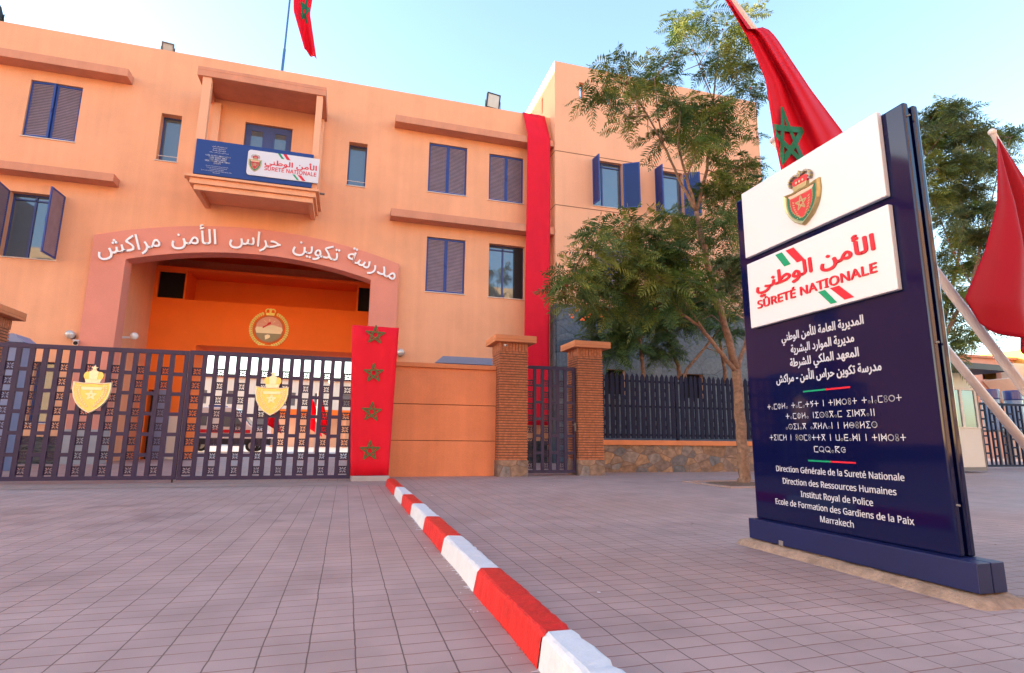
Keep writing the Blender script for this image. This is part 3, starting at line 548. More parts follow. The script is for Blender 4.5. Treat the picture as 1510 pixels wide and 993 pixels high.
def window(par, x0, x1, z0, z1, y, kind, depth=.24, ratio=.42):
    f = MB(); t = .05; yb = y + depth
    f.box(x0, x0 + t, yb - .03, yb + .03, z0, z1); f.box(x1 - t, x1, yb - .03, yb + .03, z0, z1)
    f.box(x0 + t, x1 - t, yb - .03, yb + .03, z0, z0 + t); f.box(x0 + t, x1 - t, yb - .03, yb + .03, z1 - t, z1)
    if kind != 'niche':
        xm = x0 + (x1 - x0) * ratio; f.box(xm - .03, xm + .03, yb - .035, yb + .025, z0 + t, z1 - t)
        f.box(x0 + t, x1 - t, yb - .035, yb - .005, z1 - .20, z1 - .16) if kind == 'open' else None
    F = f.build('window', 'winframe', par)
    g_ = MB(); g_.box(x0 + t * .5, x1 - t * .5, yb + .004, yb + .012, z0 + t * .5, z1 - t * .5); g_.build('pane', 'glass', F)
    s = MB(); s.box(x0 - .03, x1 + .03, y - .035, yb - .03, z0 - .035, z0 - .002); s.build('sill', 'sill', F, bevel=.005)
    if kind == 'closed':
        wl = (x1 - x0) / 2 - .012
        for k, (px, sgn) in enumerate(((x0 + .008, 1), (x1 - .008, -1))):
            a_ = R(7 if (x0 < -10 and z0 > 9 and k == 0) else random.uniform(.5, 3)) * -sgn
            T = Matrix.Translation((px, y + .085, z0 + .02)) @ Matrix.Rotation(a_, 4, 'Z') @ Matrix.Scale(sgn, 4, (1, 0, 0))
            m_ = MB(); leaf(m_, wl, z1 - z0 - .04, T); m_.build('shutter', SHM, F)
    return F
for c in closed: window(B, *c, 20, 'closed')
for c in opened: window(B, *c, 20, 'open')
window(B, -14.6, -13.1, 10.12, 12.06, 20, 'closed'); window(B, -14.6, -13.1, 6.15, 8.25, 20, 'closed')
for x0, x1, z0, z1 in niches:
    F = window(B, x0, x1, z0, z1, 20, 'niche', .30)
    r_ = MB(); r_.tube([(x0, 20.08, z0 + .2), (x1, 20.08, z0 + .2)], .012, 6); r_.build('rail', 'pole', F)
window(B, *lowwin, 20, 'niche', .2)
# open leaves of the lower left window
for hx, ang in ((-8.93, -92), (-10.38, -84)):
    T = Matrix.Translation((hx, 19.97, 6.17)) @ Matrix.Rotation(R(ang), 4, 'Z')
    m_ = MB(); leaf(m_, .78, 2.06, T, True); m_.build('shutter', SHM, B)
# curtain behind the open lower right window reads as a dark leaf
m_ = MB(); m_.box(5.92, 6.24, 20.16, 20.185, 6.17, 8.18); m_.build('open_sash', 'lampblack', B)

# sun ledges
def ledge(x0, x1, z0, z1):
    m_ = MB(); m_.box(x0, x1, 19.5, 20.0 - .002, z0, z1); m_.build('sun_ledge', 'ledge', B, bevel=.012)
ledge(-20, -7.55, 12.42, 12.70); ledge(-20, -7.52, 8.74, 9.0); ledge(1.1, 7.34, 12.38, 12.65); ledge(1.1, 7.34, 8.68, 8.97)

# balcony --------------------------------------------------------
m_ = MB(); m_.box(-5.22, -1.31, 18.35, 19.998, 12.40, 12.52); m_.box(-5.22, -1.31, 18.35, 18.55, 12.20, 12.40); m_.box(-5.22, -5.02, 18.55, 19.998, 12.20, 12.40); m_.box(-1.51, -1.31, 18.55, 19.998, 12.20, 12.40)
can = m_.build('balcony_canopy', 'ledge', B, bevel=.012)
m_ = MB(); m_.box(-5.06, -4.80, 18.40, 18.62, 10.02, 12.20); can_ = m_.build('balcony_post', 'stucco_tower', B, bevel=.01)
m_ = MB(); m_.box(-1.60, -1.40, 18.40, 18.62, 10.02, 12.20); m_.build('balcony_post', 'stucco_tower', B, bevel=.01)
for xa, xb in ((-5.03, -4.79), (-1.60, -1.40)):
    m_ = MB(); m_.box(xa, xb, 19.86, 19.998, 10.02, 12.20); m_.build('balcony_pilaster', 'stucco_tower', B, bevel=.008)
m_ = MB(); m_.box(-5.08, -1.38, 18.40, 18.55, 8.77, 10.02); m_.box(-5.08, -4.93, 18.55, 19.998, 8.77, 10.02); m_.box(-1.53, -1.38, 18.55, 19.998, 8.77, 10.02); m_.box(-4.93, -1.53, 18.55, 19.998, 8.77, 9.0)
m_.build('balcony_parapet', 'stucco', B)
m_ = MB()
for x0, x1, y0, za, zb in ((-5.22, -1.29, 18.28, 8.72, 8.80), (-5.08, -1.39, 18.36, 8.54, 8.718), (-4.97, -1.47, 18.44, 8.37, 8.538)):
    m_.box(x0, x1, y0, 19.997, za, zb) if za > 8.4 else (m_.box(x0, x1, y0, y0 + .14, za, zb), m_.box(x0, x0 + .15, y0 + .14, 19.997, za, zb), m_.box(x1 - .15, x1, y0 + .14, 19.997, za, zb))
m_.build('balcony_moulding', 'stucco', B, bevel=.008)
for x, s_ in ((-5.08, -1), (-1.38, 1)):
    m_ = MB(); m_.tube([(x, 18.75, 8.86), (x + s_ * .24, 18.72, 8.84)], .035, 10); m_.build('drain_spout', 'lampgrey', B)
F = MB(); F.box(-4.0, -3.9, 20.1, 20.16, 9.02, 11.7); F.box(-2.57, -2.47, 20.1, 20.16, 9.02, 11.7); F.box(-3.9, -2.57, 20.1, 20.16, 11.6, 11.7); F.box(-3.34, -3.13, 20.09, 20.155, 9.02, 11.6)
for xa, xb in ((-3.9, -3.34), (-3.13, -2.57)): F.box(xa, xb, 20.1, 20.15, 9.02, 9.9); F.box(xa, xa + .09, 20.1, 20.15, 9.9, 11.6); F.box(xb - .09, xb, 20.1, 20.15, 9.9, 11.6); F.box(xa + .09, xb - .09, 20.1, 20.15, 11.48, 11.6)
D = F.build('balcony_door', 'winframe', B)
for xa, xb in ((-3.81, -3.43), (-3.04, -2.66)):
    m_ = MB(); m_.box(xa, xb, 20.12, 20.13, 9.9, 11.48); m_.build('pane', 'glass', D)

# taller block on the right ----------------------------------------
tx0, tx1, ty0, ty1, tz = 7.35, 17.2, 19.4, 26.2, 16.15
slits = [(x, x + .20, 14.62, 15.40) for x in (8.42, 9.69, 10.98, 12.24, 13.5, 14.76)]
twin = [(8.97, 10.29, 10.07, 12.04), (11.8, 13.12, 10.07, 12.04), (9.0, 10.3, 6.35, 8.3), (11.9, 13.2, 6.35, 8.3)]
base_w = [(9.35, 10.15, 2.55, 3.5), (12.5, 13.6, 2.5, 3.46)]
w = MB(); wall_holes(w, tx0, tx1, -.05, tz, ty0, ty0 + .3, slits + twin + base_w)
lsl = [(20.85, 21.03, 14.7, 15.42), (22.15, 22.33, 14.7, 15.42)]
wall_holes(w, ty0 + .3, ty1 - .3, -.05, tz, tx0, tx0 + .3, lsl, axis='X'); wall_holes(w, ty0 + .3, ty1 - .3, -.05, tz, tx1 - .3, tx1, [], axis='X')
wall_holes(w, tx0, tx1, -.05, tz, ty1 - .3, ty1, [(x, x + .2, 14.62, 15.4) for x in (9, 11, 13, 15)])
w.box(tx0 + .3, tx1 - .3, ty0 + .3, ty1 - .3, 14.0, 14.2)
w.build('side_block_wall', 'stucco_tower', B, merge=True)
m_ = MB()
for z in (9.88, 12.17): m_.box(tx0 + .01, tx1, ty0 - .004, ty0 + .02, z - .016, z + .016); m_.box(tx0 - .004, tx0 + .02, ty0, 20, z - .016, z + .016)
m_.build('wall_joint', 'joint', B)
m_ = MB(); wall_holes(m_, tx0 - .03, tx1, -.02, 5.9, ty0 - .06, ty0 - .003, base_w); m_.box(tx0 - .05, tx0 - .003, ty0 - .06, 19.9, -.02, 5.9); m_.build('slate_cladding', 'slate', B)
for i, c in enumerate(twin):
    F = window(B, *c, ty0, 'open' if i in (0, 1, 4) else 'closed', .2, .36)
    if i in (0, 1, 4):
        for hx, a_, sc in ((c[0] - .01, R(-84), 1), (c[1] + .01, R(33), -1)):
            T = Matrix.Translation((hx, ty0 - .03, c[2] + .01)) @ Matrix.Rotation(a_, 4, 'Z') @ Matrix.Scale(-sc if sc == -1 and False else 1, 4, (1, 0, 0))
            if sc == -1: T = Matrix.Translation((hx, ty0 - .03, c[2] + .01)) @ Matrix.Rotation(R(-32), 4, 'Z')
            k = MB(); leaf(k, .50 if sc == 1 else .68, c[3] - c[2] - .02, T, False); k.build('shutter', SHM, F)
for c in base_w: MB().box(c[0] - .05, c[1] + .05, ty0 + .2, ty0 + .28, c[2] - .05, c[3] + .05).build('basement_opening', 'black', B)

# unseen block added behind and left to shade the taller block's left wall
m_ = MB(); m_.box(-34, -19.2, 27.2, 39, -.05, 20.4); m_.build('added_shade_block', 'stucco_tower', B)

# ============================================================ THINGS ON THE BUILDING
# balcony sign
S_ = thing('balcony_sign', (-3.3, 18.3, 9.4), 'long blue sign board with white emblem panel across the balcony front', 'sign')
m_ = MB(); m_.box(-5.0, -1.54, 18.315, 18.395, 8.84, 10.0); m_.build('board', 'signblue', S_, bevel=.006)
rr = [(-1.34, 9.0), (-1.34, 9.855)] + [(-3.50 + .10 - .10 * math.cos(R(a_)) * 1, 9.755 + .10 * math.sin(R(a_))) for a_ in range(90, -1, -18)] + [(-3.40 - .10 * math.cos(R(a_)), 9.10 - .10 * math.sin(R(a_))) for a_ in range(0, 91, 18)]
m_ = MB(); m_.prism(rr, 18.28, 18.313, 'Y'); wp = m_.build('emblem_panel', 'white', S_, bevel=.004)
T = frame_T((0, 18.279, 0), (1, 0, 0), (0, 0, 1))
def logo_text(mb, T, x0, x1, ya, ha, ys, hs, th=.004, bold=.03):
    put_text(mb, 'الأمن الوطني', T, width=x1 - x0, height=ha, x0=x0, y0=ya, fat=.024, thick=th, arabic=True)
    put_text(mb, 'SÛRETÉ NATIONALE', T, width=x1 - x0, height=hs, x0=x0, y0=ys, fat=.018, thick=th)
m_ = MB(); logo_text(m_, T, -2.985, -1.417, 9.43, .235, 9.225, .185); m_.build('red_lettering', 'textred', S_)
def stripe_(par, T, pts, m, z=.0015): MB().add([(x, y, z) for x, y in pts], [tuple(range(len(pts)))], 0, T).build('stripe', m, par)
m_ = MB()
stripe_(S_, T, [(-2.63, 9.853), (-2.55, 9.853), (-2.42, 9.68), (-2.50, 9.68)], 'stripegreen'); stripe_(S_, T, [(-2.47, 9.853), (-2.36, 9.853), (-2.23, 9.67), (-2.34, 9.67)], 'textred')
stripe_(S_, T, [(-2.14, 9.20), (-2.07, 9.20), (-1.92, 9.02), (-1.99, 9.02)], 'stripegreen'); stripe_(S_, T, [(-1.98, 9.20), (-1.87, 9.20), (-1.72, 9.02), (-1.83, 9.02)], 'textred')
def crest(par, T, w_, h, th=1.0):
    """royal police shield: bevelled gold rim, green border, red field with star and laurel, crown above; origin at shield centre"""
    c = MB()
    n = len(SHIELD); rings = []
    for k, z in ((1.0, 0), (1.0, .010), (.93, .026), (.84, .022), (.80, .016)): rings.append([(x * w_ * k, (y + .02) * h * k, z * th) for x, y in SHIELD])
    v = [p for r in rings for p in r]; c.add(v, [(a_ * n + i, a_ * n + (i + 1) % n, (a_ + 1) * n + (i + 1) % n, (a_ + 1) * n + i) for a_ in range(len(rings) - 1) for i in range(n)], 0, T)
    shield(c, T, w_, h, .80, .010 * th, .0161 * th, 1); shield(c, T, w_, h, .60, .0162 * th, .019 * th, 2); shield(c, T, w_, h, .63, .0158 * th, .0175 * th, 0)
    c.prism([(-.36 * w_, .37 * h), (.36 * w_, .37 * h), (.30 * w_, .29 * h), (-.30 * w_, .29 * h)], .0163 * th, .0178 * th, 'Z', 3, T)
    t2 = T @ Matrix.Translation((0, h * .06, .0192 * th)); star_ribbons(c, w_ * .155, w_ * .03, t2, 0)
    for s_ in (-1, 1):
        for k in range(8):
            x = s_ * w_ * (.05 + .15 * math.sin(k / 7 * 1.7)); y = -h * .32 + k * h * .065
            c.add([(x - s_ * .025 * w_, y, .0195 * th), (x, y + .025 * h, .0195 * th), (x + s_ * .045 * w_, y + .05 * h, .0195 * th), (x + s_ * .03 * w_, y + .005 * h, .0195 * th)], [(0, 1, 2, 3)], 0, T)
            x2 = s_ * w_ * (.14 + .17 * math.sin(k / 7 * 1.7)); c.prism([(x2 + .011 * w_ * math.cos(q * 1.257), y + .03 * h + .011 * w_ * math.sin(q * 1.257)) for q in range(5)], .0163 * th, .019 * th, 'Z', 0, T)
    ob = c.build('crest_shield', ['crestgold', 'crestgreen', 'crestred', 'emb_pink'], par)
    k_ = MB(); y0 = h * .43
    k_.prism([(-.17 * w_, y0), (.17 * w_, y0), (.20 * w_, y0 + .12 * h), (-.20 * w_, y0 + .12 * h)], 0, .022 * th, 'Z', 0, T)
    k_.prism([(-.18 * w_, y0 + .121 * h), (.18 * w_, y0 + .121 * h), (.23 * w_, y0 + .24 * h), (.15 * w_, y0 + .32 * h), (-.15 * w_, y0 + .32 * h), (-.23 * w_, y0 + .24 * h)], .001, .016 * th, 'Z', 1, T)
    for k in (-1, 0, 1): k_.prism([(k * .09 * w_ + .025 * w_ * math.cos(q * 1.047), y0 + .20 * h + .035 * h * math.sin(q * 1.047)) for q in range(6)], .002, .021 * th, 'Z', 3, T)
    for s_ in (-1, 1):
        for i in range(10):
            a_ = R(-35 + i * 20); x = s_ * w_ * (.14 + .155 * math.cos(a_)); y = y0 + h * (.25 + .15 * math.sin(a_))
            r_ = .026 * w_; k_.prism([(x + r_ * math.cos(q * 1.047), y + r_ * math.sin(q * 1.047)) for q in range(6)], .002, .024 * th, 'Z', 0 if i % 2 else 2, T)
    k_.prism([(x * .06 * w_, y0 + .42 * h + y * .06 * w_) for x, y in ((0, 1), (.3, .3), (1, .3), (.4, -.2), (.6, -1), (0, -.5), (-.6, -1), (-.4, -.2), (-1, .3), (-.3, .3))], .002, .022 * th, 'Z', 0, T)
    k_.build('crown', ['crestgold', 'crestred', 'badge', 'emb_pink'], ob)
crest(S_, frame_T((-3.27, 18.279, 9.34), (1, 0, 0), (0, 0, 1)), .40, .42, .5)
m_ = MB(); Tb = frame_T((0, 18.314, 0), (1, 0, 0), (0, 0, 1))
LINES_AR = ['المديرية العامة للأمن الوطني', 'مديرية الموارد البشرية', 'المعهد الملكي للشرطة', 'مدرسة تكوين حراس الأمن - مراكش']
LINES_TF = ['tamhla tamatyt n tnfrut tanamurt', 'tamhla nisugam infgann', 'asinag agldan n lbulis', 'tinml n usmuttg n waDafn n tnfrut', 'mRRakc']
LINES_FR = ['Direction Générale de la Sureté Nationale', 'Direction des Ressources Humaines', 'Institut Royal de Police', 'Ecole de Formation des Gardiens de la Paix', 'Marrakech']
zz = 9.80
for s, wd in zip(LINES_AR, (.43, .36, .38, .56)): put_text(m_, s, Tb, width=wd, x0=-4.335, y0=zz, fat=.015, arabic=True, center=True, res=2); zz -= .066
zz = 9.475
for s, wd in zip(LINES_TF, (.72, .52, .5, .72, .2)): put_tif(m_, s, Tb, -4.35 - wd / 2, -4.35 + wd / 2, zz, .045, .16); zz -= .062
zz = 9.135
for s, wd in zip(LINES_FR, (.63, .58, .4, .86, .2)): put_text(m_, s, Tb, width=wd, x0=-4.35, y0=zz, center=True, res=1); zz -= .055
m_.build('white_lettering', 'textwhite', S_)

# round emblem of the school on the porch lintel
E_ = thing('round_emblem', (-3.1, 23.44, 5.0), 'round gold laurel emblem with crown fixed to the orange lintel under the arch', 'emblem')
T = frame_T((-3.11, 23.49, 4.99), (1, 0, 0), (0, 0, 1))
m_ = MB(); ring = lambda r: [(r * math.cos(2 * math.pi * k / 40), r * math.sin(2 * math.pi * k / 40)) for k in range(40)]
m_.prism(ring(.545), 0, .03, 'Z', 0, T); m_.build('disc_rim', 'coping', E_)
def disc_band(y0, y1, wav0=None, wav1=None):
    r = .50; up_ = []; dn = []
    for k in range(21):
        x = -1 + 2 * k / 20
        b0 = y0 + (wav0(x) if wav0 else 0); b1 = y1 + (wav1(x) if wav1 else 0); xx = x * r; lim = math.sqrt(max(r * r - xx * xx, 0))
        up_.append((xx, max(min(b1, lim), -lim))); dn.append((xx, max(min(b0, lim), -lim)))
    return dn + up_[::-1]
hill = lambda x: .09 * math.exp(-((x - .25) / .45) ** 2) + .02
m_ = MB(); m_.prism(disc_band(-.50, -.17), .0305, .036, 'Z', 0, T); m_.prism(disc_band(-.168, .06, None, hill), .0305, .038, 'Z', 1, T); m_.prism(disc_band(.062, .5, hill, None), .0305, .036, 'Z', 2, T)
for k in range(5):
    a_ = R(30 + 30 * k); m_.prism([(.18 * math.cos(a_ - .02), .02 + .18 * math.sin(a_ - .02) + .06), (.4 * math.cos(a_ - .03), .4 * math.sin(a_)), (.4 * math.cos(a_ + .04), .4 * math.sin(a_ + .02))], .0365, .04, 'Z', 1, T)
m_.prism([(-.25, .07), (-.1, .17), (-.05, .26), (.04, .29), (.06, .22), (-.02, .17), (-.12, .1), (-.22, .03)], .0385, .045, 'Z', 3, T)
m_.prism([(-.14, -.26), (-.04, -.21), (.05, -.23), (.06, -.32), (-.02, -.38), (-.11, -.42)], .0365, .045, 'Z', 1, T)
m_.build('disc', ['emb_grey', 'emb_cream', 'emb_pink', 'textred'], E_)
m_ = MB()
for s_ in (-1, 1):
    for k in range(20):
        t_ = k / 19; a_ = R(-80 + 142 * t_)
        for off, tilt in ((.60, .5), (.665, .15), (.72, -.35)):
            x = s_ * off * math.cos(a_); y = off * math.sin(a_); d_ = a_ + math.pi / 2 - tilt
            dx, dy = s_ * math.cos(d_), math.sin(d_); L_ = .105; nx, ny = -dy * .026, dx * .026
            m_.prism([(x, y), (x + dx * L_ * .5 + nx, y + dy * L_ * .5 + ny), (x + dx * L_, y + dy * L_), (x + dx * L_ * .5 - nx, y + dy * L_ * .5 - ny)], 0, .035 + .004 * (k % 3), 'Z', 0, T)
m_.prism([(-.36, -.66), (-.1, -.70), (.2, -.68), (.24, -.62), (0, -.635), (-.34, -.60)], 0, .04, 'Z', 0, T)
m_.build('laurel_wreath', 'goldpaint', E_)
m_ = MB()
for s_ in (-1, 1): m_.tube([T @ Vector((s_ * (.09 + .085 * math.cos(R(a_))), .72 + .085 * math.sin(R(a_)), .03)) for a_ in range(-30, 211, 20)], .026, 6)
m_.prism([(-.14, .55), (.14, .55), (.17, .65), (-.17, .65)], 0, .05, 'Z', 0, T); m_.prism([(-.035, .6), (.035, .6), (.04, .83), (-.04, .83)], .01, .055, 'Z', 0, T)
m_.build('crown', 'goldpaint', E_)

# red drape over the parapet
def strip_cloth(name, path, x0, x1, matn, parent=None, wav=.012, nx=12, label=None, cat=None):
    m_ = MB(); pts = []
    for (ya, za, xa0, xa1), (yb, zb, xb0, xb1) in zip(path, path[1:]):
        L_ = math.hypot(yb - ya, zb - za); n = max(2, int(L_ / .25))
        for i in range(n): t_ = i / n; pts.append((ya + (yb - ya) * t_, za + (zb - za) * t_, xa0 + (xb0 - xa0) * t_, xa1 + (xb1 - xa1) * t_))
    pts.append(path[-1]); V = []
    for j, (y, z, a0, a1) in enumerate(pts):
        for k in range(nx + 1):
            u = k / nx; V.append((a0 + (a1 - a0) * u, y - abs(wav * math.sin(u * 9 + z * .8)) - wav * .6 * math.sin(u * 21 + z * 1.7), z))
    F = []
    for j in range(len(pts) - 1):
        for k in range(nx): F.append((j * (nx + 1) + k, j * (nx + 1) + k + 1, (j + 1) * (nx + 1) + k + 1, (j + 1) * (nx + 1) + k))
    m_.add(V, F); o = m_.build(name, matn, parent, smooth=True)
    sd = o.modifiers.new('Solid', 'SOLIDIFY'); sd.thickness = .004
    return o
o = strip_cloth('red_drape', [(20.36, 13.6, 6.17, 7.1), (20.30, 13.96, 6.17, 7.1), (19.97, 13.95, 6.17, 7.1), (19.46, 12.66, 6.21, 7.17), (19.47, 8.9, 6.18, 7.16), (19.50, 5, 6.14, 7.12), (19.52, 1.35, 6.12, 7.1)], 0, 1, 'red', wav=.018)
tag(o, 'long plain red cloth draped from the roof down the facade', 'drape')

# roof floodlights
def floodlight(x, y, z, w_, h, tilt, yaw, label, body):
    t = thing('floodlight', (x, y, z), label, 'floodlight', 'floodlights on the roof edge')
    T = Matrix.Translation((x, y, z + h * .62)) @ Matrix.Rotation(R(yaw), 4, 'Z') @ Matrix.Rotation(R(tilt), 4, 'X')
    m_ = MB(); m_.box(-w_ / 2, w_ / 2, -.05, .05, -h / 2, h / 2, 0, T)
    for k in range(6): m_.box(-w_ / 2 + .03 + k * (w_ - .06) / 5 - .006, -w_ / 2 + .03 + k * (w_ - .06) / 5 + .006, .0505, .1, -h * .42, h * .42, 0, T)
    m_.box(-w_ / 2 - .012, w_ / 2 + .012, -.075, -.051, -h / 2 - .012, -h / 2 + .035, 0, T); m_.box(-w_ / 2 - .012, w_ / 2 + .012, -.075, -.051, h / 2 - .035, h / 2 + .012, 0, T); m_.box(-w_ / 2 - .012, -w_ / 2 + .035, -.075, -.051, -h / 2 + .035, h / 2 - .035, 0, T); m_.box(w_ / 2 - .035, w_ / 2 + .012, -.075, -.051, -h / 2 + .035, h / 2 - .035, 0, T)
    m_.build('lamp_head', body, t, bevel=.006)
    m_ = MB(); m_.box(-w_ / 2 + .036, w_ / 2 - .036, -.06, -.0505, -h / 2 + .036, h / 2 - .036, 0, T); m_.build('lens', 'lens', t)
    m_ = MB()
    for s_ in (-1, 1): m_.box(x + s_ * (w_ / 2 + .03) - .008, x + s_ * (w_ / 2 + .03) + .008, y - .02, y + .02, z - .02, z + h * .66)
    m_.box(x - w_ / 2 - .04, x + w_ / 2 + .04, y - .03, y + .03, z - .035, z - .012); m_.build('bracket', 'lampblack', t)
floodlight(-6.72, 20.16, 13.96, .36, .30, 30, 8, 'small grey floodlight on the roof edge left of the balcony', 'lampgrey')
floodlight(4.95, 20.16, 13.96, .56, .58, 14, 10, 'large black floodlight on the roof edge near the red drape', 'lampblack')
floodlight(-11.75, 20.16, 13.96, .5, .5, 25, -20, 'black floodlight at the far left end of the roof edge', 'lampblack')

# roof flag
Fg = thing('roof_flag', (-3.02, 20.2, 13.4), 'red flag with green star hanging from blue pole on the roof', 'flag')
m_ = MB(); m_.tube([(-3.03, 20.2, 13.4), (-3.0, 20.2, 14.95)], .05, 12); m_.tube([(-3.0, 20.2, 14.95), (-2.94, 20.2, 20.2)], .034, 12); m_.sphere((-2.94, 20.2, 20.26), .07); m_.build('pole', 'bluepole', Fg)
def cloth_grid(name, S, nu, nv, matn, parent):
    m_ = MB(); m_.add([S(i / nu, j / nv) for j in range(nv + 1) for i in range(nu + 1)], [(j * (nu + 1) + i, j * (nu + 1) + i + 1, (j + 1) * (nu + 1) + i + 1, (j + 1) * (nu + 1) + i) for j in range(nv) for i in range(nu)])
    o = m_.build(name, matn, parent, smooth=True); sd = o.modifiers.new('Solid', 'SOLIDIFY'); sd.thickness = .004; return o
def lerp_poly(P, t_):
    """P: list of (t, (x,y,z))"""
    for (a, p), (b, q) in zip(P, P[1:]):
        if t_ <= b or (b, q) == P[-1]:
            s_ = (t_ - a) / (b - a); return Vector(p).lerp(Vector(q), s_)
Lf = [(0, (-2.93, 20.2, 19.2)), (.35, (-2.86, 20.2, 17.3)), (.55, (-2.80, 20.2, 16.55)), (1, (-2.30, 20.2, 15.0))]
Rf = [(0, (-2.93, 20.2, 20.0)), (.35, (-2.15, 20.2, 17.6)), (.55, (-2.22, 20.2, 16.6)), (1, (-1.86, 20.2, 14.78))]
def Sroof(u, v):
    a_ = lerp_poly(Lf, v); b_ = lerp_poly(Rf, v); p = a_.lerp(b_, u)
    return (p.x, p.y - .11 * math.sin(u * 7.5 + v * 1.5) * (.3 + v), p.z + .05 * math.sin(u * 5))
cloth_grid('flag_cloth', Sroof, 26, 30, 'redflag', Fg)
m_ = MB(); star_ribbons(m_, .30, .085, S=lambda a_, b_, l: tuple(Vector(Sroof(.62 + a_ * .9, .52 - b_ * .42)) + Vector((0, -.01 - l, 0))), sub=10, rot=.3); m_.build('star', 'green', Fg)

# wall lamps and cameras
def globe_lamp(x, y, z, r, label):
    t = thing('globe_lamp', (x, y, z), label, 'lamp', 'globe lamps on the walls')
    m_ = MB(); m_.sphere((x, y - r - .06, z), r, 20, 12); m_.build('globe', 'globe', t, smooth=True)
    m_ = MB(); m_.tube([(x, y, z - r * .3), (x, y - r - .06, z - r * .3)], .04, 10); m_.tube([(x, y - .03, z - r * .3), (x, y - .001, z - r * .3)], .09, 14); m_.build('bracket', 'lampgrey', t)
globe_lamp(-8.17, 20, 3.83, .13, 'silver globe lamp left of the pink arch, above a camera')
globe_lamp(1.70, 20, 3.80, .13, 'silver globe lamp right of the arch beside the starred red banner')
t = thing('wall_spotlight', (-7.0, 20.6, 3.98), 'small white spotlight on the inner side of the arch', 'lamp')
m_ = MB(); m_.sphere((-6.74, 20.6, 4.0), .12, 16, 10); m_.build('lamp_head', 'camwhite', t, smooth=True); m_ = MB(); m_.tube([(-7.25, 20.6, 3.93), (-6.8, 20.6, 3.95)], .035, 8); m_.build('arm', 'camwhite', t)
def camera_(x, y, z, label, s=1):
    t = thing('security_camera', (x, y, z), label, 'camera', 'security cameras')
    m_ = MB(); T = Matrix.Translation((x, y - .17 * s, z)) @ Matrix.Rotation(R(20), 4, 'Z') @ Matrix.Rotation(R(12), 4, 'X')
    m_.tube([(0, .16 * s, 0), (0, -.12 * s, 0)], .055 * s, 14, 0, True, T); m_.box(-.06 * s, .06 * s, -.16 * s, .1 * s, .056 * s, .066 * s, 0, T); m_.build('housing', 'camwhite', t)
    m_ = MB(); m_.tube([(0, -.1205 * s, 0), (0, -.125 * s, 0)], .045 * s, 14, 0, True, T); m_.build('lens', 'lampblack', t)
    m_ = MB(); m_.tube([(x, y, z - .04 * s), (x, y - .12 * s, z - .03 * s)], .02 * s, 8); m_.build('mount', 'camwhite', t)
camera_(-7.98, 20, 3.58, 'white bullet camera below the globe lamp left of the arch', 1.3)
camera_(3.52, 12.70, 3.03, 'tiny white camera under the cap of the gate side brick pillar', .35)

# ============================================================ GATES
def rosette_geo():
    """square plate pierced by a star of eight petals, via a filled 2-D curve"""
    c = bpy.data.curves.new('r', 'CURVE'); c.dimensions = '2D'; c.fill_mode = 'BOTH'; c.extrude = .004
    def sp_(pts):
        s = c.splines.new('POLY'); s.points.add(len(pts) - 1); s.use_cyclic_u = True
        for p, q in zip(s.points, pts): p.co = (*q, 0, 1)
    sp_([(-.0635, -.07), (.0635, -.07), (.0635, .07), (-.0635, .07)])
    for k in range(8):
        a_ = math.pi / 4 * k; big = k % 2; r0, r1, hw = (.009, .068, .0135) if big else (.013, .054, .0085)
        ca, sa = math.cos(a_), math.sin(a_)
        sp_([(r0 * ca, r0 * sa), ((r0 + r1) * .55 * ca - hw * sa, (r0 + r1) * .55 * sa + hw * ca), (r1 * ca - hw * .5 * sa, r1 * sa + hw * .5 * ca), (r1 * ca + hw * .5 * sa, r1 * sa - hw * .5 * ca), ((r0 + r1) * .55 * ca + hw * sa, (r0 + r1) * .55 * sa - hw * ca)])
    o = bpy.data.objects.new('r', c); COL.objects.link(o); ev = o.evaluated_get(bpy.context.evaluated_depsgraph_get()); me = ev.to_mesh()
    vs = [(v.co.x, v.co.z, v.co.y) for v in me.vertices]; fs = [tuple(p.vertices) for p in me.polygons]
    ev.to_mesh_clear(); bpy.data.objects.remove(o); bpy.data.curves.remove(c); return vs, fs
ROS = rosette_geo()
def gate_leaf(par, x0, x1, z0, z1, y, first='B', stile=.07, pitch=.2, rows=6, bar=.076, depth=.05, nros=9):
    f = MB()
    f.box(x0, x0 + stile, y, y + .06, z0, z1); f.box(x1 - stile, x1, y, y + .06, z0, z1); f.box(x0 + stile, x1 - stile, y, y + .06, z0, z0 + .07); f.box(x0 + stile, x1 - stile, y, y + .06, z1 - .08, z1)
    f.build('gate_frame', 'navy', par, bevel=.004)
    a, b = x0 + stile, x1 - stile; n = max(1, round((b - a) / pitch)); p_ = (b - a) / n; za, zb = z0 + .07, z1 - .08
    m_ = MB(); r_ = MB()
    for i in range(n):
        xa, xb = a + i * p_ + (bar / 2 if i else 0), a + (i + 1) * p_ - (bar / 2 if i < n - 1 else 0)
        if i: m_.box(a + i * p_ - bar / 2, a + i * p_ + bar / 2, y + .004, y + .004 + depth, za, zb)
        typ = first if i % 2 == 0 else ('A' if first == 'B' else 'B')
        if typ == 'A':
            h = (zb - za) / rows
            for k in range(1, rows): m_.box(xa, xb, y + .006, y + .05, za + k * h - .033, za + k * h + .033)
        else:
            h = (zb - za - .03) / (nros - .5 + .0)
            for k in range(nros):
                zc = za + .035 + h * (k + .25); sx = (xb - xa) / .127; hh = .072
                if zc + hh > zb: continue
                r_.add([((xa + xb) / 2 + v[0] * sx, y + .032 + v[1], zc + v[2]) for v in ROS[0]], ROS[1])
                for zz_ in (zc - hh - .004, zc + hh): r_.box(xa, xb, y + .008, y + .052, zz_, zz_ + .005)
    m_.build('lattice', 'navy', par); r_.build('rosette_panel', 'navy_dark', par)
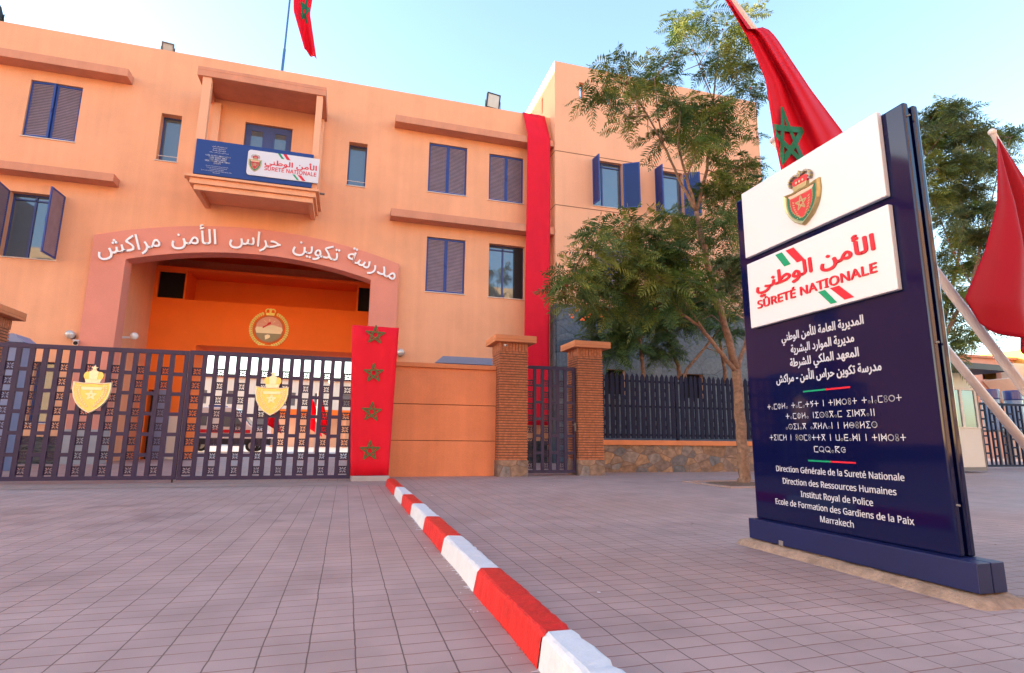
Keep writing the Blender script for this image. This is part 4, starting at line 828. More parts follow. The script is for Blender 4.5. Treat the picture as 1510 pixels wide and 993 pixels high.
def gold_shield(par, x, z, y):
    T = frame_T((x, y, z), (1, 0, 0), (0, 0, 1))
    m_ = MB(); w_, h = .60, .57
    n = len(SHIELD); rings = [[(x * w_ * k, (y_ + .02) * h * k, z_) for x, y_ in SHIELD] for k, z_ in ((1.0, 0), (1.0, .035), (.97, .05), (.92, .05), (.89, .03))]
    m_.add([p for r in rings for p in r], [(a_ * n + i, a_ * n + (i + 1) % n, (a_ + 1) * n + (i + 1) % n, (a_ + 1) * n + i) for a_ in range(len(rings) - 1) for i in range(n)], 1, T); shield(m_, T, w_, h, .90, .0, .034, 0)
    for i in range(len(SHIELD)):   # raised rim
        p, q = SHIELD[i], SHIELD[(i + 1) % len(SHIELD)]
    t2 = T @ Matrix.Translation((0, .03, .0365)); star_ribbons(m_, .085, .022, t2, 1)
    for s_ in (-1, 1):
        for k in range(11):
            t_ = k / 10; cx = s_ * (.05 + .15 * math.sin(t_ * 1.9)); cy = -.19 + t_ * .36
            for q in (-1, 1):
                dx, dy = s_ * (.022 * q + .012), .045
                m_.prism([(cx, cy), (cx + dx + .010, cy + dy * .5), (cx + dx * 1.5, cy + dy), (cx + dx - .012, cy + dy * .6)], .0362, .047, 'Z', 1, T)
    m_.prism([(-.17, .175), (.17, .175), (.15, .12), (-.15, .12)], .0362, .043, 'Z', 1, T)
    S = m_.build('gold_shield', ['gold', 'palegold'], par, bevel=.003)
    c = MB(); y0 = .255
    c.prism([(-.11, y0), (.11, y0), (.13, y0 + .06), (-.13, y0 + .06)], 0, .04, 'Z', 1, T)
    c.prism([(-.06, y0 + .06), (.06, y0 + .06), (.075, y0 + .20), (0, y0 + .235), (-.075, y0 + .20)], 0, .045, 'Z', 1, T)
    for s_ in (-1, 1): c.prism(arc_pts(s_ * .095, y0 + .125, .06, .075, 0, 340, 17), 0, .035, 'Z', 0, T)
    c.prism([(.06 * (1 if k % 2 == 0 else .42) * math.sin(math.pi * k / 5), y0 + .265 + .06 * (1 if k % 2 == 0 else .42) * math.cos(math.pi * k / 5)) for k in range(10)], .005, .04, 'Z', 1, T)
    c.build('crown', ['gold', 'palegold'], S, bevel=.003)
G1 = thing('gate_leaf', (-4.7, 11.9, 0), 'left leaf of navy lattice gate with gold shield, beside the brick pillar', 'gate', 'leaves of the main lattice gate')
gate_leaf(G1, -6.72, -2.945, .055, 2.44, 11.9, 'B'); gold_shield(G1, -4.43, 1.52, 11.89)
m_ = MB(); m_.tube([(-3.0, 11.95, .055), (-3.0, 11.95, .0)], .014, 8); m_.build('drop_bolt', 'lampblack', G1)
G2 = thing('gate_leaf', (-1.4, 11.9, 0), 'right leaf of navy lattice gate with gold shield, beside the red starred banner', 'gate', 'leaves of the main lattice gate')
gate_leaf(G2, -2.93, .14, .045, 2.455, 11.9, 'B'); gold_shield(G2, -1.42, 1.54, 11.89)
PG = thing('pedestrian_gate', (4.78, 12.95, 0), 'narrow navy lattice gate between the two brick pillars', 'gate')
gate_leaf(PG, 4.09, 5.42, .06, 2.62, 12.95, 'B', .07, .20, 6, .075, .05, 9)
m_ = MB(); m_.box(5.37, 5.41, 12.90, 12.948, 1.05, 1.25); m_.tube([(5.39, 12.9, 1.2), (5.39, 12.86, 1.2), (5.29, 12.86, 1.2)], .01, 8); m_.build('handle', 'lampgrey', PG)

# gate post and starred banner
P_ = thing('gate_post', (.47, 12.1, 0), 'rendered gate post on grey plinth behind the red starred banner', 'post')
m_ = MB(); m_.box(.12, .82, 11.98, 12.6, .10, 3.06); m_.build('shaft', 'stucco_wall', P_, bevel=.01)
m_ = MB(); m_.box(.16, .90, 11.80, 12.65, -.02, .098); m_.build('plinth', 'greystone', P_, bevel=.012)
m_ = MB(); m_.box(.06, .90, 11.93, 12.66, 3.06, 3.13); m_.build('cap', 'coping', P_, bevel=.01)
bn = strip_cloth('starred_banner', [(11.90, 3.135, .005, .955), (11.862, 3.12, .005, .955), (11.855, 2.0, .045, .93), (11.85, 1.0, .10, .905), (11.85, .105, .15, .885)], 0, 1, 'red', wav=.022)
tag(bn, 'red banner with four olive stars covering the gate post', 'banner')
for cx, cz in ((.478, 2.945), (.486, 2.15), (.490, 1.36), (.495, .59)):
    T = frame_T((cx, 11.806, cz), (1, 0, 0), (0, 0, 1)); m_ = MB(); star_ribbons(m_, .195, .033, T, 0, rot=random.uniform(-.06, .06)); m_.build('star', 'olive', bn)

# brick pillars
def brick_pillar(x0, x1, y0, y1, label, htop=3.11):
    t = thing('brick_pillar', ((x0 + x1) / 2, (y0 + y1) / 2, 0), label, 'pillar', 'brick gate pillars')
    m_ = MB(); z = .37; zt = htop - .22
    m_.box(x0 + .02, x1 - .02, y0 + .02, y1 - .02, .36, htop, 1)
    while z < zt - .02:
        h = .037; j = [random.uniform(-.006, .006) for _ in range(4)]
        n = 3
        for k in range(n):      # each course in a few bricks, front and sides
            xa, xb = x0 + (x1 - x0) * k / n, x0 + (x1 - x0) * (k + 1) / n - .004
            o_ = random.uniform(-.007, .005); m_.box(xa + (j[0] if k == 0 else 0), xb + (j[1] if k == n - 1 else 0), y0 + o_, y1 + j[3], z, z + h - random.uniform(0, .004))
        z += .0605
    for k in range(9):          # soldier course
        xa, xb = x0 + (x1 - x0) * k / 9, x0 + (x1 - x0) * (k + 1) / 9 - .012; o_ = random.uniform(-.006, .004)
        m_.box(xa, xb, y0 + o_, y0 + .1, zt + .01, htop - .004); ya, yb = y0 + (y1 - y0) * k / 9 + .012, y0 + (y1 - y0) * (k + 1) / 9
        m_.box(x0 + o_, x0 + .1, ya if k else y0 + .11, yb, zt + .01, htop - .004); m_.box(x1 - .1, x1 - o_, ya if k else y0 + .11, yb, zt + .01, htop - .004)
    m_.build('shaft', ['brick', 'mortar'], t)
    m_ = MB(); m_.box(x0 - .012, x1 + .012, y0 - .012, y1 + .012, -.02, .365); m_.build('plinth', 'rubble', t, bevel=.008)
    m_ = MB(); m_.box(x0 - .14, x1 + .17, y0 - .14, y1 + .14, htop, htop + .055); m_.box(x0 - .11, x1 + .14, y0 - .11, y1 + .11, htop + .055, htop + .165) if False else m_.box(x0 - .139, x1 + .169, y0 - .139, y1 + .139, htop + .0552, htop + .165); m_.build('cap', 'coping', t, bevel=.01, merge=False)
brick_pillar(3.39, 4.10, 12.7, 13.4, 'brick pillar with terracotta cap at the end of the orange wall')
brick_pillar(5.44, 6.12, 12.85, 13.53, 'brick pillar with terracotta cap where the blue fence starts')
brick_pillar(-7.25, -6.57, 12.78, 13.46, 'brick pillar with terracotta cap at the left end of the main gate')

# orange panelled wall
W_ = thing('boundary_wall', (2.2, 13.1, 0), 'low orange rendered wall with two grooves between banner and brick pillar', 'wall')
m_ = MB()
for za, zb in ((-.02, .786), (.80, 1.606), (1.622, 2.458)): m_.box(.80, 3.40, 13.0, 13.25, za, zb)
m_.build('render_panel', 'stucco_wall', W_, bevel=.006)
m_ = MB(); m_.box(.80, 3.40, 13.02, 13.23, .78, .806); m_.box(.80, 3.40, 13.02, 13.23, 1.60, 1.628); m_.build('groove', 'joint', W_)
m_ = MB(); m_.box(.80, 3.38, 12.94, 13.31, 2.459, 2.565); m_.build('cap', 'coping', W_, bevel=.012)

# guard cabins inside
def cabin(x0, x1, y0, y1, zt, label, pitch_left=False):
    t = thing('guard_cabin', ((x0 + x1) / 2, (y0 + y1) / 2, 0), label, 'cabin', 'guard cabins behind the gate')
    m_ = MB(); wall_holes(m_, x0 + .1, x1 - .1, 0, zt - .2, y0 + .1, y0 + .15, [(x0 + .5, x1 - .5, 1.2, 2.2)]); m_.box(x0 + .1, x0 + .15, y0 + .152, y1 - .1, 0, zt - .2); m_.box(x1 - .15, x1 - .1, y0 + .152, y1 - .1, 0, zt - .2); m_.box(x0 + .152, x1 - .152, y1 - .15, y1 - .1, 0, zt - .2); m_.build('wall', 'bluegrey', t)
    m_ = MB(); m_.box(x0 + .5, x1 - .5, y0 + .12, y0 + .13, 1.2, 2.2); m_.build('window', 'glass', t)
    m_ = MB(); m_.prism([(x0, zt - .2), (x1, zt - .2), (x1 - (.0 if not pitch_left else .25), zt), (x0 + (.22 if not pitch_left else 0), zt)], y0, y1, 'Y'); m_.build('roof', 'bluegrey', t)
cabin(2.36, 4.6, 16.0, 18.0, 3.19, 'blue grey cabin whose flat roof shows above the orange wall')
cabin(-9.3, -7.48, 16.0, 16.7, 3.21, 'blue grey cabin behind the left brick pillar', True)

# ============================================================ BLUE FENCE ON LOW STONE WALL
LW = thing('low_stone_wall', (11.5, 14.0, 0), 'low rubble stone wall with orange coping carrying the blue fence', 'wall')
m_ = MB(); m_.box(6.2, 17.4, 13.93, 14.2, -.02, .715); m_.build('stone_face', 'rubble', LW)
m_ = MB(); m_.box(6.2, 17.4, 13.88, 14.25, .716, .85); m_.build('coping', 'coping', LW, bevel=.012)
FE = thing('picket_fence', (11.5, 14.05, .85), 'dark blue metal picket fence with pointed tops on the low stone wall', 'fence')
m_ = MB(); x = 6.28; i = 0
while x < 17.3:
    wv = .092 if i % 2 else .112; zt = 2.60 + random.uniform(-.01, .01); yy = 14.02
    m_.prism([(x, .90), (x + wv, .90), (x + wv, zt), (x + wv / 2, zt + .085), (x, zt)], yy, yy + .03, 'Y'); x += .155; i += 1
PK = m_
m_ = MB()
for z in (.96, 1.74, 2.44): m_.box(6.2, 17.4, 14.052, 14.085, z, z + .06)
m_.build('rails', 'fence', FE)
m_ = PK; x = 6.36; k = 0
while x < 17.2:     # small square plates between alternate pickets
    if k % 2 == 0:
        for z in (1.15, 1.38, 1.95, 2.18): m_.box(x - .012, x + .07, 14.03, 14.045, z, z + .10)
    x += .155; k += 1
m_.build('pickets', 'fence', FE)
m_ = MB()
for x in (6.25, 9.0, 11.8, 14.6, 17.33): MB().box(x - .035, x + .035, 14.09, 14.16, .80, 2.66).build('post', 'fence', FE, bevel=.004)

# ============================================================ INFORMATION TOTEM
PL = MB(); nx, ny = 8, 40; x0, x1, y0, y1 = 3.215, 3.62, 2.27, 4.30
V = []; F = []
for j in range(ny + 1):
    for i in range(nx + 1):
        u, v = i / nx, j / ny; edge = min(u, 1 - u, v * 4, (1 - v) * 4)
        V.append((x0 + (x1 - x0) * u + random.uniform(-.012, .012), y0 + (y1 - y0) * v + random.uniform(-.012, .012), -.01 if edge <= 0 else .028 + random.uniform(0, .022) if edge < .13 else .050 + random.uniform(-.004, .004)))
for j in range(ny):
    for i in range(nx): F.append((j * (nx + 1) + i, j * (nx + 1) + i + 1, (j + 1) * (nx + 1) + i + 1, (j + 1) * (nx + 1) + i))
PL.add(V, F); o = PL.build('concrete_plinth', 'concrete', smooth=True); tag(o, 'rough stained concrete footing under the navy sign totem', 'footing')
TO = thing('sign_totem', (3.4, 3.3, .05), 'tall navy police school sign totem with two white panels', 'sign')
m_ = MB(); m_.box(3.30, 3.400, 2.36, 4.17, .058, .215); m_.box(3.406, 3.505, 2.36, 4.17, .058, .215); m_.box(3.398, 3.408, 2.37, 4.16, .06, .205); m_.build('base', 'totembase', TO, bevel=.004)
m_ = MB(); m_.box(3.301 - .004, 3.2999, 3.785, 3.83, .055, .093); m_.build('badge', 'badge', TO)
m_ = MB(); m_.box(3.378, 3.425, 2.50, 4.165, .215, 3.05); m_.build('front_slab', 'totem', TO, bevel=.012)
m_ = MB(); m_.box(3.425, 3.452, 2.535, 4.13, .215, 3.03); m_.build('core', 'lampblack', TO)
m_ = MB(); m_.box(3.452, 3.498, 2.495, 4.165, .215, 3.04); m_.build('rear_slab', 'totem', TO, bevel=.012)
m_ = MB(); m_.box(3.335, 3.376, 2.655, 4.035, 2.455, 3.065); pa = m_.build('crest_panel', 'white', TO, bevel=.006)
m_ = MB(); m_.box(3.335, 3.376, 2.650, 4.025, 1.815, 2.395); pb = m_.build('name_panel', 'white', TO, bevel=.006)
TS = frame_T((3.3345, 0, 0), (0, -1, 0), (0, 0, 1))   # local x runs towards -Y
crest(TO, frame_T((3.3345, 3.335, 2.668), (0, -1, 0), (0, 0, 1)), .365, .315, 1.3)
m_ = MB(); logo_text(m_, TS, -3.915, -2.775, 2.125, .155, 1.968, .092, .009); m_.build('red_lettering', 'textred', TO)
m_ = MB()
stripe_(TO, TS, [(-3.675, 2.372), (-3.60, 2.372), (-3.515, 2.245), (-3.585, 2.245)], 'stripegreen'); stripe_(TO, TS, [(-3.56, 2.372), (-3.475, 2.372), (-3.37, 2.238), (-3.45, 2.238)], 'textred')
stripe_(TO, TS, [(-3.275, 1.955), (-3.21, 1.955), (-3.115, 1.838), (-3.17, 1.838)], 'stripegreen'); stripe_(TO, TS, [(-3.165, 1.955), (-3.085, 1.955), (-2.97, 1.842), (-3.05, 1.842)], 'textred')
TB = frame_T((3.3775, 0, 0), (0, -1, 0), (0, 0, 1)); m_ = MB()
for s, ya, yb, z in zip(LINES_AR, (3.722, 3.632, 3.652, 3.815), (2.957, 3.046, 3.02, 2.86), (1.655, 1.545, 1.438, 1.322)):
    put_text(m_, s, TB, width=ya - yb, x0=-ya, y0=z, fat=.022, arabic=True, height=(ya - yb) / {3.722: 8.3, 3.632: 7.0, 3.652: 7.2, 3.815: 11.2}[ya] if False else .088)
for s, ya, yb, z in zip(LINES_TF, (3.939, 3.742, 3.75, 3.938, 3.484), (2.734, 2.933, 2.925, 2.735, 3.193), (1.110, 1.026, .945, .860, .775)):
    put_tif(m_, s, TB, -ya, -yb, z, .047, .12)
for s, ya, yb, z in zip(LINES_FR, (3.890, 3.826, 3.648, 3.923, 3.48), (2.785, 2.85, 3.027, 2.753, 3.195), (.615, .522, .437, .355, .275)):
    put_text(m_, s, TB, width=ya - yb, x0=-ya, y0=z, fat=.008, height=.060)
m_.build('white_lettering', 'textwhite', TO)
m_ = MB()
for z, ya, yb in ((1.231, 3.543, 3.115), (.711, 3.548, 3.129)):
    ym = (ya + yb) / 2; m_.box(3.3752, 3.3778, ym, ya, z - .006, z + .006, 0); m_.box(3.3752, 3.3778, yb, ym, z - .006, z + .006, 1)
m_.build('divider_bar', ['stripegreen', 'textred'], TO)
m_ = MB()
for y in (2.512, 4.15):
    for z in (.5, 1.45, 2.95): MB().tube([(3.40, y - .03 if y < 3 else y + .03, z), (3.40, y, z)], .007, 8).build('screw', 'lampgrey', TO)

# ============================================================ SLOPING FLAG POLES BEHIND THE TOTEM
F1 = thing('leaning_flag', (8.9, 4.6, 0), 'red flag with green star hanging from white sloping pole behind the totem', 'flag', 'flags on sloping white poles')
m_ = MB(); d = Vector((7.546 - 4.126, 0, 1.515 - 5.398)).normalized(); top = Vector((3.72, 4.62, 5.855)); bot = top + d * (top.z / -d.z)
m_.tube([top, bot], [.045, .058], 14); m_.build('pole', 'pole', F1)
Lp = [(0, (3.86, 4.72, 5.80)), (.24, (4.137, 4.7, 5.322)), (.48, (4.327, 4.7, 4.849)), (.80, (4.40, 4.72, 4.197)), (1, (4.49, 4.75, 3.80)), (1.3, (4.6, 4.8, 3.2))]
Rp = [(0, (3.90, 4.7, 5.82)), (.19, (4.20, 4.7, 5.44)), (.225, (4.36, 4.68, 5.52)), (.28, (4.47, 4.66, 5.40)), (.5, (4.889, 4.66, 4.84)), (.8, (5.33, 4.7, 4.42)), (1, (5.62, 4.75, 4.05)), (1.3, (5.9, 4.8, 3.3))]
def Sf1(u, v):
    vv = v * 1.3; a_ = lerp_poly(Lp, vv); b_ = lerp_poly(Rp, vv); p = a_.lerp(b_, u)
    amp = .15 * min(1, v * 2.2 + .15); w0 = u * 11.5 + .4 - v * .9; k = math.sin(w0 + .5 * math.sin(w0)) + .40 * math.sin(u * 23 + 1 + v) + .12 * math.sin(u * 9 + v * 17)
    s_ = .22 + amp * (k + 1.3) * .55 + .06 * math.sin(math.pi * u); return (p.x - .60 * s_, p.y - .62 * s_, p.z - .505 * s_)
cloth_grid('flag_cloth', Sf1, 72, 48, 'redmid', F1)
m_ = MB(); star_ribbons(m_, .28, .055, S=lambda a_, b_, l: tuple(Vector(Sf1(max(.005, .17 + a_ * .85), .62 - b_ * .46)) + Vector((0, -.012 - l, 0)) + Vector((-.6, -.62, -.5)) * (.012 + l)), sub=14, rot=.1); m_.build('star', 'green', F1)
F2 = tag(MB().tube([(4.91, 5.29, 4.53), (9.38, 5.29, -.02)], [.038, .062], 14).sphere((4.90, 5.29, 4.54), .042).build('flag_pole', 'pole', None, smooth=True), 'bare white sloping pole, lower of the two crossing beside the totem', 'pole')
F3 = thing('leaning_flag', (9.2, 4.0, 0), 'plain red flag on sloping pole at the right edge of the picture', 'flag', 'flags on sloping white poles')
m_ = MB(); d3 = Vector((.296, 0, -.498)).normalized(); t3 = Vector((6.755, 4.05, 4.285)); m_.tube([t3, t3 + d3 * (t3.z / -d3.z)], [.03, .045], 12); m_.sphere(t3, .04); m_.build('pole', 'pole', F3)
L3 = [(0, (6.765, 4.0, 4.22)), (.35, (6.58, 4.0, 3.39)), (.6, (6.32, 4.0, 2.83)), (.85, (5.98, 4.0, 2.30)), (1, (6.16, 4.0, 2.06))]
R3 = [(0, (6.80, 4.0, 4.18)), (.35, (7.25, 4.0, 3.42)), (.6, (7.55, 4.0, 2.9)), (.85, (7.7, 4.0, 2.2)), (1, (7.3, 4.0, 1.55))]
def Sf3(u, v):
    a_ = lerp_poly(L3, v); b_ = lerp_poly(R3, v); p = a_.lerp(b_, u); amp = .10 * min(1, v * 1.8 + .05)
    k = math.sin(u * 8.5 + .3 - v * 1.2) + .4 * math.sin(u * 17 + 2); return (p.x, p.y + .02 - amp * k, p.z - .03 * math.sin(u * 9) * v)
cloth_grid('flag_cloth', Sf3, 40, 40, 'redshaded', F3)

# ============================================================ BOOTH, FAR FENCE, FAR BUILDING ON THE RIGHT
BO = thing('sentry_booth', (17.6, 13.4, 0), 'cream sentry booth with sliding window and dark flat canopy', 'booth')
bx0, bx1, by0, by1 = 16.6, 18.52, 12.6, 14.1
m_ = MB(); wall_holes(m_, bx0, bx1, .16, 1.30, by0, by0 + .06, []); m_.box(bx1 - .06, bx1, by0 + .062, by1, .16, 1.3); m_.box(bx0, bx0 + .06, by0 + .062, by1, .16, 1.3); m_.box(bx0 + .062, bx1 - .062, by1 - .06, by1, .16, 2.62); m_.build('lower_panel', 'cream', BO)
m_ = MB(); m_.box(bx0 + .02, bx1 - .02, by0 + .02, by1 - .02, 2.5, 2.98); m_.build('fascia', 'boothwhite', BO)
m_ = MB()
for x in (bx0 + .0, bx0 + .62, bx0 + 1.22, bx1 - .09): MB().box(x, x + .09, by0 - .005, by0 + .06, 1.336, 2.449).build('window_post', 'cream', BO)
MB().box(bx1 - .06, bx1, by1 - .1, by1 - .061, 1.301, 2.5).build('window_post', 'cream', BO); MB().box(bx1 - .045, bx1 - .035, by0 + .08, by1 - .1, 1.3, 2.5).build('pane', 'glass', BO)
MB().box(bx0, bx1, by0 - .02, by0 + .07, 1.302, 1.335).build('window_ledge', 'cream', BO); MB().box(bx0, bx1, by0 - .012, by0 + .065, 2.45, 2.52).build('window_head', 'cream', BO)
m_ = MB(); m_.box(bx0 + .09, bx1 - .09, by0 + .022, by0 + .03, 1.335, 2.45); m_.build('pane', 'glass', BO)
m_ = MB(); m_.box(bx0 - .02, bx1 + .02, by0 - .02, by1 + .02, .05, .16); m_.box(bx1, bx1 + .035, by0 - .015, by0 + .03, .16, 2.5); m_.build('base_rail', 'lampgrey', BO)
m_ = MB(); m_.prism([(bx0 - .6, 3.02), (bx1 + .55, 2.99), (bx1 + .70, 3.03), (bx1 + .3, 3.16), (bx0 - .6, 3.2)], by0 - .7, by1 + .5, 'Y'); m_.build('canopy', 'boothroof', BO)
FF = thing('lattice_fence', (22.5, 14.5, 0), 'dark blue lattice fence right of the sentry booth', 'fence')
m_ = MB(); m_.box(18.62, 27.5, 14.5, 14.56, 2.20, 2.28); m_.box(18.62, 27.5, 14.5, 14.56, .06, .13); m_.build('rails', 'fence', FF)
m_ = MB(); x = 18.66; i = 0
while x < 27.4:
    m_.box(x, x + .055, 14.505, 14.55, .13, 2.2)
    nx_ = .21 if i % 3 else .26
    if i % 2 == 0:
        for k in range(1, 7): z = .13 + 2.07 * k / 7 + (.0 if i % 4 else .1); m_.box(x + .055, x + nx_, 14.51, 14.545, z - .03, z + .03)
    x += nx_; i += 1
m_.build('lattice', 'fence', FF)
def tank_(x, label):
    t = thing('water_tank', (x, 16.6, 0), label, 'tank', 'blue tanks behind the far fence')
    m_ = MB(); m_.tube([(x, 16.6, 2.62), (x, 16.6, 2.66), (x, 16.6, 2.98), (x, 16.6, 3.02)], [.31, .33, .33, .30], 20); m_.build('lid', 'tank', t)
    m_ = MB(); m_.tube([(x, 16.6, 1.4), (x, 16.6, 2.618)], .30, 20); m_.build('body', 'tankclear', t)
    m_ = MB(); m_.box(x - .35, x + .35, 16.25, 16.95, 1.32, 1.398)
    for a_ in (-.3, .3):
        for b_ in (-.3, .3): m_.box(x + a_ - .025, x + a_ + .025, 16.6 + b_ - .025, 16.6 + b_ + .025, -.02, 1.32)
    m_.build('stand', 'lampgrey', t)
tank_(25.15, 'blue capped tank nearest the sentry booth, showing above the far fence'); tank_(26.45, 'blue capped tank beside the yellow wall, showing above the far fence')
RB = thing('pink_building', (36, 28, 0), 'distant pink building with dark loggias, sloping stair and yellow corner block', 'building')
k_ = 26 / 34.; f_ = lambda x: x * k_; hz = lambda z: .85 + (z - .85) * k_
m_ = MB(); lg = [(f_(46.5), f_(50.0), hz(6.2), hz(7.05)), (f_(51.0), f_(53.2), hz(6.15), hz(7.2))]
wall_holes(m_, 33, 43.0, 0, hz(7.95), 26, 26.3, lg); m_.box(33, 43.0, 28.5, 28.8, 0, hz(7.95)); m_.box(33, 33.3, 26.3, 28.5, 0, hz(7.95)); m_.box(33.3, 43, 26.3, 28.5, hz(7.7), hz(7.9))
m_.build('wall', 'pinkwall', RB)
m_ = MB(); m_.box(32.8, 43.2, 25.8, 29, hz(7.951), hz(8.15)); m_.build('roof', 'ledge', RB)
m_ = MB(); m_.box(f_(51.4), f_(53.2), 27.2, 27.3, 0, hz(7.2)); m_.box(33.3, 43, 27.9, 28, 0, hz(7.6)); m_.build('loggia_screen', 'bluegrey', RB)
m_ = MB(); m_.prism([(f_(50.7), hz(6.0)), (f_(51.2), hz(6.1)), (f_(53.9), hz(3.6)), (f_(53.6), hz(3.4))], 24.2, 25.9, 'Y'); m_.build('stair', 'palewall', RB)
m_ = MB(); m_.box(f_(53.2), f_(54.6), 25.2, 25.99, 0, hz(7.5)); m_.build('pier', 'palewall', RB)
m_ = MB(); wall_holes(m_, f_(55.0), f_(66), 0, hz(8.8), 24.0, 24.3, [(f_(55.5), f_(57), hz(3.5), hz(5.4))]); m_.box(f_(55.0), f_(55.3), 24.3, 30, 0, hz(8.8)); m_.box(f_(55.3), f_(65.9), 24.3, 30, hz(8.5), hz(8.79)); m_.build('corner_block', 'yellow', RB)
m_ = MB(); m_.box(f_(55.5), f_(57), 24.15, 24.18, hz(3.5), hz(5.4)); m_.build('window', 'glass', RB)

# ============================================================ COURTYARD BEYOND THE GATE
CB = thing('courtyard_block', (-4, 70, 0), 'pale far barrack block with rows of windows seen through the gate', 'building')
ch = []
for fl in (1.6, 4.4):
    x = -44.
    while x < 26: ch.append((x, x + 1.0, fl, fl + 1.5)); x += 3.1
m_ = MB(); wall_holes(m_, -46, 28, 0, 7.35, 70, 70.3, ch); m_.box(-46, 28, 76, 76.3, 0, 7.35); m_.box(-46, 28, 70.3, 76, 7.0, 7.2); m_.build('wall', 'palewall', CB)
m_ = MB(); m_.box(-46, 28, 70.2, 70.25, .5, 7); m_.build('window_glass', 'lampgrey', CB)
m_ = MB(); m_.box(-46.2, 28.2, 69.7, 76.5, 7.351, 7.6); m_.build('roof_edge', 'ledge', CB)
CA = thing('covered_walkway', (2, 52, 0), 'low orange roofed walkway on posts in the courtyard', 'walkway')
m_ = MB(); m_.box(-6, 14, 50, 54, 2.7, 3.1); m_.build('roof', 'stucco_porch', CA)
m_ = MB()
for x in (-5.8, -3, -.2, 2.6, 5.4, 8.2): MB().box(x, x + .25, 50.1, 50.35, 0, 2.7).build('post', 'stucco', CA)
m_ = MB(); m_.box(-6, 14, 53.6, 53.9, 0, 2.7); m_.build('back_wall', 'palewall', CA)
# ambulance
AM = thing('ambulance', (-6.1, 35, 0), 'white ambulance van with red side stripe parked in the courtyard', 'ambulance')
bp_ = [(-8.55, .42), (-8.55, 2.15), (-8.4, 2.38), (-6.05, 2.42), (-5.75, 2.30), (-5.05, 1.42), (-4.25, 1.18), (-4.05, .95), (-4.0, .42)]
m_ = MB(); m_.prism(bp_, 34.05, 35.95, 'Y'); m_.build('body', 'vanwhite', AM, bevel=.06)
m_ = MB(); m_.box(-8.5, -5.0, 34.035, 34.046, 1.02, 1.2); m_.build('red_stripe', 'textred', AM)
m_ = MB(); m_.box(-8.56, -3.95, 34.03, 34.045, .40, .72); m_.box(-4.02, -3.93, 34.1, 35.9, .38, .74); m_.build('lower_skirt', 'vandark', AM, bevel=.01)
m_ = MB(); m_.prism([(-6.5, 1.35), (-6.5, 2.15), (-5.95, 2.15), (-5.35, 1.42), (-5.35, 1.35)], 34.03, 34.045, 'Y'); m_.prism([(-8.2, 1.4), (-8.2, 2.05), (-7.2, 2.05), (-7.2, 1.4)], 34.03, 34.045, 'Y'); m_.build('side_window', 'glass', AM)
m_ = MB(); m_.quad((-5.72, 34.2, 2.29), (-5.72, 35.8, 2.29), (-5.04, 35.8, 1.45), (-5.04, 34.2, 1.45)); o = m_.build('windscreen', 'glass', AM); [setattr(v, 'co', v.co + Vector((.02, 0, .02))) for v in o.data.vertices]
m_ = MB(); m_.box(-7.3, -6.5, 34.5, 35.5, 2.42, 2.54); m_.build('light_bar', 'tank', AM, bevel=.02)
for sy in (34.1, 35.75): pass
m_ = MB(); m_.box(-4.14, -3.99, 34.1, 34.4, .82, 1.0); m_.build('headlight', 'lens', AM, bevel=.02)
for x in (-7.75, -4.85):
    for y in (34.12, 35.88):
        m_ = MB(); m_.tube([(x, y - .1, .34), (x, y + .1, .34)], .34, 20); W = m_.build('wheel', 'rubber', AM); m_ = MB(); m_.tube([(x, y - .11, .34), (x, y + .11, .34)], .2, 16); m_.build('rim', 'rim', W)
def yard_flag(x, y, h, label):
    t = thing('yard_flag', (x, y, 0), label, 'flag', 'flags on poles in the courtyard')
    m_ = MB(); m_.tube([(x, y, 0), (x, y, h)], .04, 8); m_.build('pole', 'pole', t)
    ph = random.random() * 6
    S = lambda u, v: (x + .04 + u * (.25 + .55 * v), y - .12 * math.sin(u * 9 + ph), h - .05 - v * 2.0 - u * .5)
    cloth_grid('flag_cloth', S, 14, 10, 'redflag', t)
yard_flag(-4.15, 33.2, 3.55, 'red flag on a pole just right of the ambulance'); yard_flag(-2.2, 37.5, 3.4, 'red flag on a pole behind the right gold shield'); yard_flag(-1.55, 33, 3.3, 'red flag on a pole near the middle of the right gate leaf')
LP = thing('yard_lamp', (.0, 40, 0), 'white lamp post in the courtyard behind the right gate leaf', 'lamp post')
m_ = MB(); m_.tube([(-1.1, 40, 0), (-1.1, 40, 4.4)], .07, 10); m_.build('post', 'pole', LP); m_ = MB(); m_.sphere((-1.1, 40, 4.55), .2); m_.build('globe', 'globe', LP, smooth=True)

# building across the street: lies behind the camera and shows in the window panes
OB = thing('street_block', (0, -29, 0), 'sunlit orange apartment block across the street', 'building')
oh = []
for fl in range(6):
    x = -58.
    while x < 58: oh.append((x, x + 1.5, 1.2 + fl * 3.3, 2.9 + fl * 3.3)); x += 4.2
m_ = MB(); wall_holes(m_, -60, 60, 0, 20.5, -29.4, -29, oh); m_.box(-60, 60, -40, -39.7, 0, 20.5); m_.box(-60, 60, -39.7, -29.4, 20.1, 20.4); m_.build('wall', 'opp', OB)
m_ = MB(); m_.box(-60, 60, -29.3, -29.25, 0, 20); m_.build('window_glass', 'lampgrey', OB)

